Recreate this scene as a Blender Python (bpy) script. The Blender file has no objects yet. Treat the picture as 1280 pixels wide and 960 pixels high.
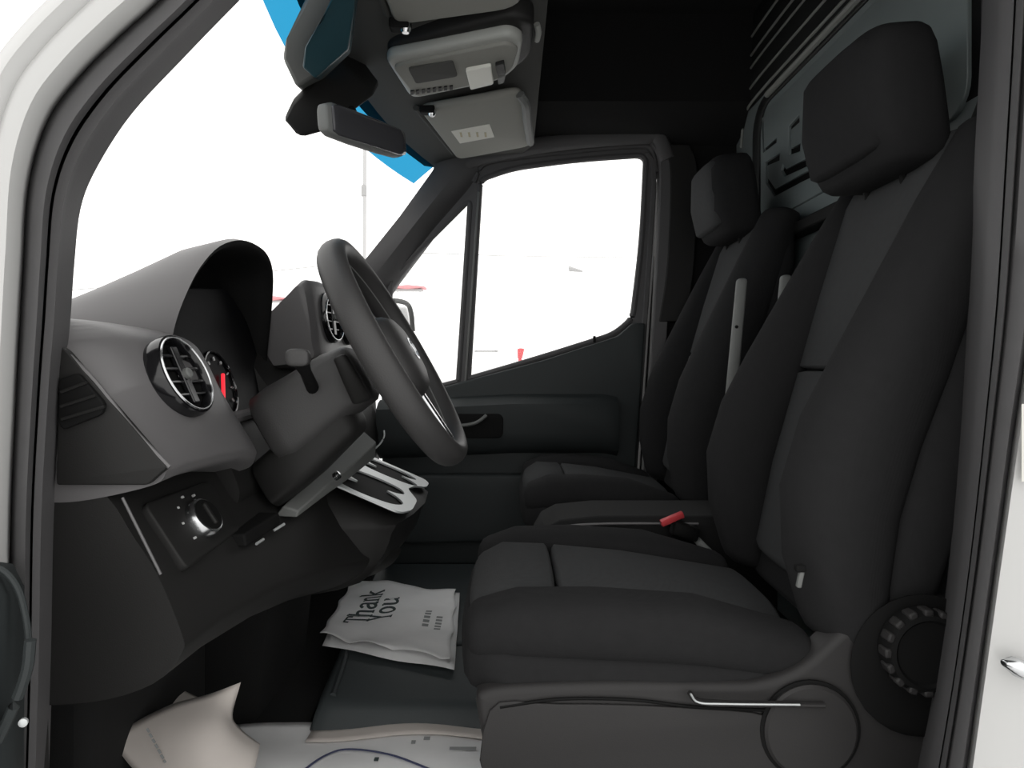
import bpy, bmesh, math, random
from mathutils import Vector, Matrix
random.seed(7)
CZ = 0.74          # eye height above the cab floor; helper coordinates are (rearwards, across, height - CZ)
F = 870.0          # focal length in pixels of a 1280 px wide picture
HV = 455.0         # picture row of the horizon
scn = bpy.context.scene
col = scn.collection

# ------------------------------------------------------------------ camera, sky, exposure
cam_d = bpy.data.cameras.new('camera')
cam_d.sensor_width = 36.0
cam_d.lens = F/1280*36
cam_d.shift_y = -(480-HV)/1280
cam_d.clip_start = 0.02
cam = bpy.data.objects.new('camera', cam_d)
cam.location = (0, 0, CZ)
cam.rotation_euler = (math.pi/2, 0, 0)
col.objects.link(cam)
scn.camera = cam

world = bpy.data.worlds.new('overcast_sky')
scn.world = world
world.use_nodes = True
wn = world.node_tree
wn.nodes['Background'].inputs['Color'].default_value = (1.0, 0.99, 0.97, 1)
wn.nodes['Background'].inputs['Strength'].default_value = 1.7

vs = scn.view_settings
vs.view_transform = 'Standard'
vs.look = 'None'
vs.gamma = 1
vs.use_curve_mapping = False
vs.exposure = 0.0

# ------------------------------------------------------------------ materials
def mat(name, color, rough=0.6, metal=0.0, bump=0.0, bscale=400.0, var=0.0, vscale=12.0, spec=0.5, coat=0.0, emit=None, weave=False):
    m = bpy.data.materials.new(name)
    m.use_nodes = True
    nt = m.node_tree
    b = nt.nodes['Principled BSDF']
    b.inputs['Base Color'].default_value = (*color, 1)
    b.inputs['Roughness'].default_value = rough
    b.inputs['Metallic'].default_value = metal
    b.inputs['Specular IOR Level'].default_value = spec
    if coat:
        b.inputs['Coat Weight'].default_value = coat
        b.inputs['Coat Roughness'].default_value = 0.08
    if emit:
        b.inputs['Emission Color'].default_value = (*emit[:3], 1)
        b.inputs['Emission Strength'].default_value = emit[3]
    tc = nt.nodes.new('ShaderNodeTexCoord')
    if var:
        n = nt.nodes.new('ShaderNodeTexNoise'); n.inputs['Scale'].default_value = vscale; n.inputs['Detail'].default_value = 4
        r = nt.nodes.new('ShaderNodeMapRange'); r.inputs['To Min'].default_value = 1-var; r.inputs['To Max'].default_value = 1+var
        mx = nt.nodes.new('ShaderNodeMix'); mx.data_type = 'RGBA'; mx.blend_type = 'MULTIPLY'; mx.inputs['Factor'].default_value = 1
        mx.inputs['A'].default_value = (*color, 1)
        nt.links.new(tc.outputs['Object'], n.inputs['Vector'])
        nt.links.new(n.outputs['Fac'], r.inputs['Value'])
        nt.links.new(r.outputs['Result'], mx.inputs['B'])
        nt.links.new(mx.outputs['Result'], b.inputs['Base Color'])
    if bump:
        if weave:
            t1 = nt.nodes.new('ShaderNodeTexWave'); t1.inputs['Scale'].default_value = bscale; t1.bands_direction = 'Z'; t1.inputs['Distortion'].default_value = 1.5
            t2 = nt.nodes.new('ShaderNodeTexWave'); t2.inputs['Scale'].default_value = bscale; t2.bands_direction = 'Y'; t2.inputs['Distortion'].default_value = 1.5
            ad = nt.nodes.new('ShaderNodeMath'); ad.operation = 'MULTIPLY'
            nt.links.new(tc.outputs['Object'], t1.inputs['Vector']); nt.links.new(tc.outputs['Object'], t2.inputs['Vector'])
            nt.links.new(t1.outputs['Fac'], ad.inputs[0]); nt.links.new(t2.outputs['Fac'], ad.inputs[1])
            h = ad.outputs[0]
        else:
            t1 = nt.nodes.new('ShaderNodeTexNoise'); t1.inputs['Scale'].default_value = bscale; t1.inputs['Detail'].default_value = 2
            nt.links.new(tc.outputs['Object'], t1.inputs['Vector'])
            h = t1.outputs['Fac']
        bp = nt.nodes.new('ShaderNodeBump'); bp.inputs['Strength'].default_value = bump; bp.inputs['Distance'].default_value = 0.001
        nt.links.new(h, bp.inputs['Height'])
        nt.links.new(bp.outputs['Normal'], b.inputs['Normal'])
    return m

def glass(name, tint=(1, 1, 1), gloss=0.03):
    m = bpy.data.materials.new(name); m.use_nodes = True
    nt = m.node_tree; nt.nodes.clear()
    out = nt.nodes.new('ShaderNodeOutputMaterial')
    tr = nt.nodes.new('ShaderNodeBsdfTransparent'); tr.inputs['Color'].default_value = (*tint, 1)
    gl = nt.nodes.new('ShaderNodeBsdfGlossy'); gl.inputs['Roughness'].default_value = 0.02
    mx = nt.nodes.new('ShaderNodeMixShader')
    mx.inputs['Fac'].default_value = gloss
    nt.links.new(tr.outputs[0], mx.inputs[1]); nt.links.new(gl.outputs[0], mx.inputs[2])
    nt.links.new(mx.outputs[0], out.inputs['Surface'])
    return m

M = dict(
    fabric=mat('seat_fabric', (0.0183, 0.0183, 0.0189), 0.95, bump=0.25, bscale=260, weave=True, var=0.12, vscale=60, spec=0.15),
    fabric_in=mat('seat_insert_fabric', (0.0444, 0.0454, 0.0464), 0.95, bump=0.3, bscale=200, weave=True, var=0.12, vscale=80, spec=0.15),
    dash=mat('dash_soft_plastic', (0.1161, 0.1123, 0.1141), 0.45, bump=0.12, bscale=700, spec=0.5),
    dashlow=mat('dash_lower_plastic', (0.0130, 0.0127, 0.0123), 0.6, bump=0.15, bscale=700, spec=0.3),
    black=mat('black_plastic', (0.006, 0.006, 0.006), 0.75, spec=0.15),
    gloss=mat('gloss_black', (0.008, 0.008, 0.009), 0.12, spec=0.6),
    rim=mat('wheel_leather', (0.0390, 0.0381, 0.0381), 0.5, bump=0.25, bscale=500, spec=0.4),
    chrome=mat('satin_chrome', (0.62, 0.63, 0.64), 0.22, metal=1.0),
    alu=mat('silver_trim', (0.55, 0.57, 0.57), 0.4, metal=0.5),
    greyplastic=mat('grey_trim_plastic', (0.1470, 0.1519, 0.1470), 0.6, bump=0.1, bscale=600, spec=0.25),
    liner=mat('headliner_grey', (0.0613, 0.0613, 0.0576), 0.85, bump=0.15, bscale=500, spec=0.25),
    visor=mat('visor_grey', (0.2319, 0.2319, 0.2114), 0.8, bump=0.15, bscale=400, spec=0.25),
    lampgrey=mat('console_grey', (0.3360, 0.3430, 0.3220), 0.55),
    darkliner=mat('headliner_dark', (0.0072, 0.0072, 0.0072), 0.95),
    pillar=mat('pillar_trim', (0.090, 0.088, 0.090), 0.6, bump=0.15, bscale=500, spec=0.25),
    doorp=mat('door_panel_plastic', (0.0292, 0.0338, 0.0345), 0.55, bump=0.15, bscale=600, spec=0.25),
    rubber=mat('rubber_seal', (0.0826, 0.0810, 0.0826), 0.7, spec=0.3, var=0.1, vscale=30),
    mat_rubber=mat('floor_rubber', (0.0468, 0.0541, 0.0562), 0.5, bump=0.2, bscale=300, spec=0.25),
    carpet=mat('floor_carpet', (0.0056, 0.0056, 0.0056), 0.95, bump=0.4, bscale=500),
    paint=mat('white_paint', (0.4692, 0.4692, 0.4614), 0.3, coat=0.4),
    wallp=mat('partition_paint', (0.2014, 0.2322, 0.2322), 0.30, var=0.06, spec=0.6),
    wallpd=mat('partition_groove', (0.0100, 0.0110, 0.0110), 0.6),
    skirt=mat('seat_side_plastic', (0.0276, 0.0265, 0.0265), 0.55, bump=0.15, bscale=600, spec=0.25),
    paper=mat('paper_white', (0.8800, 0.8800, 0.8800), 0.85, var=0.06, vscale=18),
    paper_b=mat('paper_beige', (0.6250, 0.5750, 0.5375), 0.85, var=0.1, vscale=14),
    ink=mat('print_ink', (0.05, 0.07, 0.07), 0.9),
    inkg=mat('faint_print', (0.30, 0.31, 0.31), 0.9),
    inkb=mat('blue_print', (0.07, 0.08, 0.16), 0.9),
    red=mat('red_plastic', (0.60, 0.06, 0.07), 0.45),
    redlit=mat('lit_gauge_red', (0.4, 0.0, 0.01), 0.5, emit=(1.0, 0.03, 0.05, 1.0)),
    whitelit=mat('gauge_mark', (0.5, 0.5, 0.5), 0.5),
    lens=mat('lamp_lens', (0.72, 0.72, 0.66), 0.5),
    label=mat('label_paper', (0.60, 0.60, 0.55), 0.8),
    labelp=mat('label_print', (0.42, 0.38, 0.26), 0.8),
    mirror=mat('mirror_glass', (0.05, 0.05, 0.055), 0.12, spec=0.5),  # dark tone stands for the dim cab reflected in the glass
    ground=mat('pale_concrete', (0.80, 0.80, 0.80), 0.9, var=0.04, vscale=0.6),
    redpaint=mat('red_canopy', (0.75, 0.30, 0.32), 0.6),
    washedgrey=mat('washed_out_grey', (0.50, 0.50, 0.50), 0.6),  # whitish tone with the outdoor haze put into the colour
    cable=mat('cable_grey', (0.40, 0.40, 0.40), 0.7),
    white=mat('overexposed_white', (0.92, 0.92, 0.92), 0.7),  # near white so outdoor parts clip; the overexposure is in the colour
    cluster=mat('cluster_black', (0.004, 0.004, 0.005), 0.55, spec=0.15),
    teal=mat('smoked_teal', (0.012, 0.04, 0.05), 0.35),
    lit_edge=mat('partition_lit_edge', (0.26, 0.27, 0.25), 0.4),  # lighter tone stands for light caught on the pressed edges
    glass=glass('clear_glass'),
    tint=glass('blue_tinted_glass', (0.024, 0.24, 0.43)),
)

# ------------------------------------------------------------------ mesh helpers
WL = {}
def P(u, v, d):
    """the point at depth d on the sight line of picture position (u, v)"""
    return Vector(((u-640)/F*d, d, (HV-v)/F*d))

def empty(name, loc, label, cat, group=None, kind=None):
    o = bpy.data.objects.new(name, None)
    col.objects.link(o)
    o.location = Vector(loc)+Vector((0, 0, CZ))
    o.empty_display_size = 0.05
    WL[o] = Vector(o.location)
    tag(o, label, cat, group, kind)
    return o

def tag(o, label=None, cat=None, group=None, kind=None):
    if label: o['label'] = label
    if cat: o['category'] = cat
    if group: o['group'] = group
    if kind: o['kind'] = kind
    return o

def build(name, verts, faces, m, parent=None, smooth=35, bevel=0, bseg=2, sub=0):
    vs_ = [Vector(v)+Vector((0, 0, CZ)) for v in verts]
    lo = Vector([min(v[i] for v in vs_) for i in range(3)]); hi = Vector([max(v[i] for v in vs_) for i in range(3)])
    c = (lo+hi)/2
    if parent is None: c.z = lo.z
    me = bpy.data.meshes.new(name)
    me.from_pydata([v-c for v in vs_], [], faces)
    bm = bmesh.new(); bm.from_mesh(me)
    bmesh.ops.remove_doubles(bm, verts=bm.verts, dist=1e-6)
    bmesh.ops.recalc_face_normals(bm, faces=bm.faces)
    bm.to_mesh(me); bm.free()
    if smooth:
        me.shade_smooth()
        me.set_sharp_from_angle(angle=math.radians(smooth))
    me.materials.append(M[m])
    o = bpy.data.objects.new(name, me)
    col.objects.link(o)
    if parent is not None:
        o.parent = parent
        o.location = c-WL[parent]
    else:
        o.location = c
    WL[o] = c.copy()
    if bevel:
        md = o.modifiers.new('bevel', 'BEVEL'); md.width = bevel; md.segments = bseg; md.limit_method = 'ANGLE'; md.angle_limit = math.radians(30)
    if sub:
        md = o.modifiers.new('subsurf', 'SUBSURF'); md.levels = sub; md.render_levels = sub
    return o

def loft_data(secs, closed=True, caps=True):
    n = len(secs[0]); V = []; Fc = []
    for s in secs: V += [Vector(p) for p in s]
    for i in range(len(secs)-1):
        for j in range(n if closed else n-1):
            a = i*n+j; b = i*n+(j+1) % n
            Fc.append((a, b, b+n, a+n))
    if caps and closed:
        Fc.append(tuple(range(n))[::-1]); k = (len(secs)-1)*n; Fc.append(tuple(k+j for j in range(n)))
    return V, Fc

def loft(name, secs, m, parent=None, closed=True, caps=True, **kw):
    V, Fc = loft_data(secs, closed, caps)
    return build(name, V, Fc, m, parent, **kw)

def sgnp(a, e): return math.copysign(abs(a)**e, a)

def sup(c, U, V, n=2.5, N=24):
    c = Vector(c); U = Vector(U); V = Vector(V); r = []
    for i in range(N):
        t = 2*math.pi*i/N
        r.append(c+U*sgnp(math.cos(t), 2/n)+V*sgnp(math.sin(t), 2/n))
    return r

def pad(name, secs, m, parent=None, ends=(0.02, 0.02), N=24, smooth=60, **kw):
    """secs: (centre, U, V, exponent); ends: how far the rounded ends bulge"""
    out = []
    def endcap(s, t, b):
        c, U, V, n = s
        r = []
        for k in (0.0, 0.35, 0.65, 0.88):
            a = k*math.pi/2
            r.append(sup(Vector(c)+t*b*math.sin(a), Vector(U)*(0.25+0.75*math.cos(a)), Vector(V)*(0.25+0.75*math.cos(a)), n, N))
        return r
    t0 = (Vector(secs[0][0])-Vector(secs[1][0])).normalized(); t1 = (Vector(secs[-1][0])-Vector(secs[-2][0])).normalized()
    out += endcap(secs[0], t0, ends[0])[::-1] if ends[0] else [sup(*secs[0], N)]
    for s in secs[1:-1]: out.append(sup(*s, N))
    out += endcap(secs[-1], t1, ends[1]) if ends[1] else [sup(*secs[-1], N)]
    return loft(name, out, m, parent, smooth=smooth, **kw)

def smoothpath(pts, k=6, closed=False):
    """Catmull-Rom through 2-D or 3-D points"""
    pts = [Vector(p) for p in pts]; n = len(pts); out = []
    rng = n if closed else n-1
    for i in range(rng):
        p1 = pts[i]; p2 = pts[(i+1) % n]
        p0 = pts[(i-1) % n] if (closed or i > 0) else p1*2-p2
        p3 = pts[(i+2) % n] if (closed or i+2 < n) else p2*2-p1
        for j in range(k):
            t = j/k
            out.append(0.5*((2*p1)+(p2-p0)*t+(2*p0-5*p1+4*p2-p3)*t*t+(3*p1-p0-3*p2+p3)*t**3))
    if not closed: out.append(pts[-1])
    return out

def sweep_secs(path, r, N=12, up=None, ru=None):
    path = [Vector(p) for p in path]; secs = []
    for i, p in enumerate(path):
        t = (path[min(i+1, len(path)-1)]-path[max(i-1, 0)]).normalized()
        u = Vector(up) if up else (Vector((0, 0, 1)) if abs(t.z) < 0.9 else Vector((1, 0, 0)))
        a = t.cross(u).normalized(); b = a.cross(t).normalized()
        rr = r[i] if isinstance(r, (list, tuple)) else r
        r2 = rr if ru is None else (ru[i] if isinstance(ru, (list, tuple)) else ru)
        secs.append([p+a*math.cos(2*math.pi*k/N)*rr+b*math.sin(2*math.pi*k/N)*r2 for k in range(N)])
    return secs

def tube(name, path, r, m, parent=None, N=12, up=None, ru=None, **kw):
    return loft(name, sweep_secs(path, r, N, up, ru), m, parent, **kw)

def box_data(c, s, R=None):
    c = Vector(c); V = []
    for z in (-1, 1):
        for y in (-1, 1):
            for x in (-1, 1):
                p = Vector((x*s[0]/2, y*s[1]/2, z*s[2]/2))
                V.append(c+(R @ p if R else p))
    return V, [(0, 2, 3, 1), (4, 5, 7, 6), (0, 1, 5, 4), (2, 6, 7, 3), (0, 4, 6, 2), (1, 3, 7, 5)]

def box(name, c, s, m, parent=None, R=None, bevel=0.004, **kw):
    V, Fc = box_data(c, s, R)
    return build(name, V, Fc, m, parent, bevel=bevel, **kw)

def merge(*parts):
    V = []; Fc = []
    for v, f in parts:
        k = len(V); V += [Vector(p) for p in v]; Fc += [tuple(i+k for i in q) for q in f]
    return V, Fc

def plate(name, loops, T, thick, m, parent=None, bevel=0.0, bres=2, smooth=40):
    """flat piece with holes: loops of 2-D points, T maps (a, b, h) to 3-D"""
    cu = bpy.data.curves.new('tmp', 'CURVE'); cu.dimensions = '2D'; cu.fill_mode = 'BOTH'
    cu.extrude = max(thick/2-bevel, 0.0001); cu.bevel_depth = bevel; cu.bevel_resolution = bres
    if bevel: cu.offset = -bevel
    for lp in loops:
        sp = cu.splines.new('POLY'); sp.points.add(len(lp)-1); sp.use_cyclic_u = True
        for p, q in zip(sp.points, lp): p.co = (q[0], q[1], 0, 1)
    o = bpy.data.objects.new('tmp', cu)
    me = o.to_mesh()
    V = [Vector(T(*v.co)) for v in me.vertices]; Fc = [tuple(p.vertices) for p in me.polygons]
    o.to_mesh_clear(); bpy.data.objects.remove(o); bpy.data.curves.remove(cu)
    return build(name, V, Fc, m, parent, smooth=smooth)

def stroke(pts, w):
    pts = [Vector((p[0], p[1])) for p in pts]; L = []; R = []
    for i, p in enumerate(pts):
        t = Vector((0, 0))
        if i > 0: t += (p-pts[i-1]).normalized()
        if i < len(pts)-1: t += (pts[i+1]-p).normalized()
        t.normalize(); n = Vector((-t.y, t.x))
        L.append(p+n*w/2); R.append(p-n*w/2)
    return L+R[::-1]

def rrect(x0, x1, y0, y1, r, k=6):
    out = []
    for cx, cy, a0 in ((x1-r, y1-r, 0), (x0+r, y1-r, 90), (x0+r, y0+r, 180), (x1-r, y0+r, 270)):
        for i in range(k+1):
            a = math.radians(a0+90*i/k); out.append((cx+r*math.cos(a), cy+r*math.sin(a)))
    return out

def roundpoly(pts, r, k=5):
    pts = [Vector((p[0], p[1])) for p in pts]; out = []; n = len(pts)
    for i, p in enumerate(pts):
        a = (pts[i-1]-p); b = (pts[(i+1) % n]-p)
        rr = min(r if not isinstance(r, (list, tuple)) else r[i], a.length*0.45, b.length*0.45)
        if rr <= 0: out.append(p); continue
        s = p+a.normalized()*rr; e = p+b.normalized()*rr
        for j in range(k+1):
            t = j/k; out.append(s*(1-t)**2+p*2*t*(1-t)+e*t*t)
    return out

def lathe(name, prof, c, axis, m, parent=None, N=32, **kw):
    """prof: (radius, height) pairs along axis from centre c"""
    c = Vector(c); ax = Vector(axis).normalized()
    u = ax.orthogonal().normalized(); w = ax.cross(u)
    secs = [[c+ax*h+(u*math.cos(2*math.pi*k/N)+w*math.sin(2*math.pi*k/N))*r for k in range(N)] for r, h in prof]
    return loft(name, secs, m, parent, **kw)

def XZ(y): return lambda a, b, h: (a, y+h, b)
def YZ(x): return lambda a, b, h: (x+h, a, b)
def pxz(pts, d): return [((u-640)/F*d, (HV-v)/F*d) for u, v in pts]
def S(o, label, cat='interior trim'): return tag(o, label, cat, kind='structure')

# ------------------------------------------------------------------ ground and the bright yard outside
S(build('ground', [(-300, -300, -1.35), (300, -300, -1.35), (300, 300, -1.35), (-300, 300, -1.35)], [(0, 1, 2, 3)], 'ground'),
  'bright pale concrete yard outside the van windows', 'ground')

# ------------------------------------------------------------------ shell: floor, ceiling, walls
YR = 2.46      # inside of the passenger door
XB = 0.80      # partition behind the seats
S(box('floor', (-0.15, 1.60, -0.76), (1.96, 1.76, 0.04), 'carpet', bevel=0), 'dark carpeted cab floor under the paper sheets', 'floor')
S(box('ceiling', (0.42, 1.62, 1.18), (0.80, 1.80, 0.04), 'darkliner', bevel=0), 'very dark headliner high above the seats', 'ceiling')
# toe board in front of the footwell
S(box('wall_front', (-1.12, 1.60, -0.34), (0.04, 1.76, 0.86), 'carpet', bevel=0), 'dark toe board under the dashboard', 'wall')

# partition
wr = empty('wall_rear', (XB+0.02, 1.6, -0.74), 'dark grey metal partition with pressed ribs behind the seats', 'partition', kind='structure')
box('partition_sheet', (XB+0.015, 1.62, 0.22), (0.03, 1.80, 1.94), 'wallp', wr, bevel=0)
TP = lambda a, b, h: (XB-h, a, b)
def pyz(u, v): d = XB*F/(u-640); return (d, (HV-v)/F*d)
pa = [pyz(*p) for p in ((955, 140), (950, 150), (955, 230), (967, 247))]
frame_o = rrect(1.150, 2.30, 0.365, 0.845, 0.11)
frame_i = rrect(1.180, 2.24, 0.400, 0.815, 0.09)
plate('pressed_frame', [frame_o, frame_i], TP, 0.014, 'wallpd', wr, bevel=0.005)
grooves = [[(957, 146), (958, 189), (975, 175)], [(978, 196), (961, 205), (962, 226), (972, 241), (1007, 222), (1030, 211)],
           [(981, 209), (985, 216), (1004, 207), (1030, 195)], [(1003, 148), (991, 160), (991, 190), (1004, 184)]]
gl = []
for g in grooves:
    gl.append(stroke([Vector(p) for p in [pyz(*q) for q in g]], 0.020))
pnl = rrect(1.21, 2.21, 0.44, 0.79, 0.06)
plate('pressed_panel', [pnl]+gl, TP, 0.018, 'wallp', wr, bevel=0.003)
build('groove_bed', [(XB-0.001, 1.17, 0.46), (XB-0.001, 2.19, 0.46), (XB-0.001, 2.19, 0.77), (XB-0.001, 1.17, 0.77)], [(0, 1, 2, 3)], 'black', wr)  # black backing puts the shade into the pressed grooves
for z, w, t in ((0.872, 0.012, 0.010), (0.925, 0.010, 0.012), (0.99, 0.009, 0.012), (1.03, 0.010, 0.012), (1.09, 0.010, 0.012)):
    pth = smoothpath([(XB-0.004, 0.9, z), (XB-0.004, 1.6, z), (XB-0.004, 2.25, z), (XB-0.004, 2.38, z-0.03), (XB-0.004, 2.42, z-0.12)], 5)
    tube('pressed_rib', pth, w*0.4, 'lit_edge', wr, N=8)
plate('upper_band', [[(0.86, 0.855), (2.44, 0.855), (2.44, 1.18), (0.86, 1.18)]], TP, 0.004, 'wallpd', wr)
box('partition_rail', (XB-0.03, 1.60, 0.36), (0.05, 1.66, 0.03), 'black', wr)
# frame edge strip, lightened like the ribs as a lit edge
tube('frame_edge', [(XB-0.012, 1.10, 0.832), (XB-0.012, 2.15, 0.832)], 0.010, 'lit_edge', wr, N=8)

# passenger side wall (behind and above the door)
wrt = empty('wall_right', (0.6, YR+0.05, -0.74), 'dark side wall and roof rail on the passenger side', 'wall', kind='structure')
side_o = [(-1.30, -0.78), (0.84, -0.78), (0.84, 1.20), (-0.2, 1.20), (-0.18, 0.78), (-0.55, 0.20), (-0.58, 0.0), (-1.30, -0.02)]
dh = pxz([(596, 205), (612, 192), (800, 172), (822, 176), (828, 200), (812, 420), (800, 600)], YR)
door_hole = [(-0.46, -0.72), (0.44, -0.72)]+[dh[6], dh[5], dh[4], dh[3], dh[2], dh[1]]+[(-0.09, 0.70), (-0.28, 0.46), (-0.52, 0.22)]
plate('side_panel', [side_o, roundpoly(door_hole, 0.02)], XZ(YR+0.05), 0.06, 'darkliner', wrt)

# rear door post on the passenger side
bp = empty('trim_1', P(805, 600, YR), 'grey passenger side door post beside the window', 'pillar trim', kind='structure')
def vstrip(name, px, d0, m, par, w0, w1, t=0.03):
    pts = px
    Lh = [P(u-w0, v, d0) for u, v in pts]; Rh = [P(u+w1, v, d0) for u, v in pts]
    secs = [[l, r, r+Vector((0, t, 0)), l+Vector((0, t, 0))] for l, r in zip(Lh, Rh)]
    return loft(name, secs, m, par, bevel=0.004)
vstrip('post_face', smoothpath([(822, 178), (834, 215), (826, 400), (812, 610)], 6), YR-0.03, 'pillar', bp, 9, 9, 0.06)
vstrip('post_seal', smoothpath([(810, 190), (818, 225), (806, 410), (793, 600)], 6), YR-0.01, 'rubber', bp, 4, 3, 0.05)
vstrip('post_cover', smoothpath([(842, 180), (852, 215), (848, 330), (838, 402)], 6), YR-0.035, 'dashlow', bp, 14, 20, 0.06)

# passenger A-post
ap = empty('trim_2', P(470, 360, YR), 'dark sloping windscreen post on the passenger side', 'pillar trim', kind='structure')
secs = []
for (u0, v0, u1, v1) in ((415, 375, 462, 402), (452, 330, 497, 352), (500, 270, 543, 291), (541, 213, 592, 235), (560, 160, 620, 190)):
    a = P(u0, v0, YR-0.05); b = P(u1, v1, YR+0.01); mid = (a+b)/2+Vector((0.0, -0.035, 0.0))
    secs.append([a+Vector((0, 0.08, 0)), a, mid, b, b+Vector((0, 0.06, 0))])
loft('post_cover', secs, 'pillar', ap, smooth=50)

# roof rail above the passenger window
rr = empty('trim_3', P(700, 180, YR), 'dark curved roof rail above the passenger window', 'roof trim', kind='structure')
pth = smoothpath([P(560, 215, YR-.02), P(600, 196, YR-.02), P(700, 178, YR-.02), P(800, 170, YR-.02), P(822, 172, YR-.02), P(834, 200, YR-.02)], 6)
tube('rail_cover', pth, 0.024, 'pillar', rr, N=12, ru=0.03)
pth = smoothpath([P(592, 228, YR), P(604, 206, YR), P(640, 198, YR), P(720, 189, YR), P(795, 183, YR), P(815, 188, YR), P(820, 215, YR)], 6)
tube('rail_seal', pth, 0.010, 'rubber', rr, N=8)
secs = []
for y, z0, z1 in ((YR+0.02, 0.78, 0.80), (YR-0.05, 0.80, 0.84), (YR-0.13, 0.88, 0.92), (YR-0.16, 1.18, 1.20)):
    secs.append([Vector((x, y, z0)) for x in (-0.25, 0.1, 0.45, 0.80)])
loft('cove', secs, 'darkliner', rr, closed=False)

# ------------------------------------------------------------------ passenger door
d1 = empty('door_1', (0.0, YR, -0.70), 'dark passenger door with armrest under its side window', 'door', kind='structure')
win = roundpoly(pxz([(600, 224), (640, 210), (720, 199), (808, 193), (803, 300), (791, 398), (768, 418), (680, 446), (585, 474)], YR),
                [.03, .2, .2, .035, .2, .03, .05, .2, .01])
qwin = roundpoly(pxz([(588, 248), (573, 477), (482, 500), (488, 348)], YR), [.03, .008, .01, .03])
outer = pxz([(600, 196), (612, 190), (800, 171), (818, 174), (823, 200), (806, 420), (793, 640)], YR)
dout = outer+[(0.40, -0.70), (-0.44, -0.70), (-0.47, 0.10)]+pxz([(478, 345), (586, 224)], YR)
plate('door_frame', [roundpoly(dout, 0.015), win, qwin], XZ(YR+0.025), 0.05, 'pillar', d1, bevel=0.006)
# lower trim
trim = pxz([(480, 505), (575, 478), (680, 450), (772, 420), (790, 404), (806, 404), (800, 500), (790, 640)], YR-0.02)+[(0.40, -0.70), (-0.44, -0.70), (-0.46, -0.16)]
plate('door_trim', [roundpoly(trim, 0.01)], XZ(YR-0.012), 0.045, 'doorp', d1, bevel=0.008)
# belt ledge and armrest
secs = []
for x, dz, w in ((-0.46, -0.02, .07), (-0.20, -.01, .075), (0.0, 0, .075), (0.32, 0, .07), (0.365, -.01, .05)):
    y = YR-0.035
    secs.append([(x, y, -0.105+dz), (x, y-w*.55, -0.115+dz), (x, y-w, -0.135+dz), (x, y-w, -0.235+dz), (x, y-w*.75, -0.285+dz), (x, y, -0.31+dz)])
loft('armrest', secs, 'doorp', d1, smooth=50)
plate('storage_pocket', [roundpoly([(-0.40, -0.38), (0.30, -0.38), (0.33, -0.60), (-0.40, -0.62)], 0.05)], XZ(YR-0.05), 0.05, 'doorp', d1, bevel=0.012)
plate('pull_recess', [rrect(-0.32, -0.03, -0.250, -0.168, 0.02)], XZ(YR-0.108), 0.012, 'black', d1, bevel=0.003)
tube('door_handle', smoothpath([P(560, 533, 2.345), P(585, 531, 2.34), P(598, 527, 2.338), P(608, 519, 2.345)], 5), 0.008, 'greyplastic', d1, N=8, ru=0.006)
def pane(name, lp, y, par): return plate(name, [lp], XZ(y), 0.004, 'glass', par)
def strip_along(name, loop, y, r, m, par, n=8):
    return tube(name, [Vector((p[0], y, p[1])) for p in loop]+[Vector((loop[0][0], y, loop[0][1]))], r, m, par, N=n, caps=False)
strip_along('window_seal', win, YR+0.004, 0.011, 'rubber', d1)
strip_along('quarter_window_seal', qwin, YR+0.004, 0.010, 'rubber', d1)
tube('lock_pin', [P(743, 428, YR-.01), P(743, 420, YR-.01)], 0.005, 'black', d1, N=8)
box('division_bar_edge', P(590, 360, YR-0.006), (0.008, 0.01, 0.68), 'greyplastic', d1, R=Matrix.Rotation(math.radians(4.0), 3, 'Y'), bevel=0.002)
S(pane('window_1', win, YR+0.03, None), 'large clear side window of the passenger door', 'window')
S(pane('window_2', qwin, YR+0.03, None), 'small triangular quarter window ahead of the passenger window', 'window')

# ------------------------------------------------------------------ windscreen
def ws(y, s):      # s 0 at the cowl, 1 at the header; bows forward in the middle
    k = (y-1.62)/0.84
    bow = 0.13*(1-k*k)
    top = Vector((-0.26-bow*0.9, y, 0.70)); bot = Vector((-0.92-bow*1.4, y, 0.06))
    p = bot.lerp(top, s); p.x += -0.03*math.sin(math.pi*s)
    return p
wsE = empty('window_3', (-0.95, 1.62, 0.06), 'wide windscreen with a blue tinted band along its top', 'windscreen', kind='structure')
ys = [0.80+i*(1.64/16) for i in range(17)]
loft('glass_pane', [[ws(y, s) for y in ys] for s in (0, .2, .4, .6, .8, .895)], 'glass', wsE, closed=False)
loft('tint_band', [[ws(y, s) for y in ys] for s in (.895, .95, 1.02)], 'tint', wsE, closed=False)

# ------------------------------------------------------------------ headliner front, header rail
hd = empty('trim_4', (-0.1, 1.6, 0.72), 'grey roof lining above the windscreen and overhead console', 'roof trim', kind='structure')
secs = []
for i in range(13):
    y = 0.80+i*(1.66/12)
    t = ws(y, 1.0)
    secs.append([t+Vector((-0.05, 0, .0)), t+Vector((0.0, 0, -0.008)), Vector((-0.20, y, 0.712)), Vector((0.04, y, 0.735)), Vector((0.075, y, 0.76)), Vector((0.08, y, 0.82)), Vector((0.05, y, 1.18)), Vector((t.x-.05, y, 0.80))])
loft('front_lining', secs, 'liner', hd, smooth=40)

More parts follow.
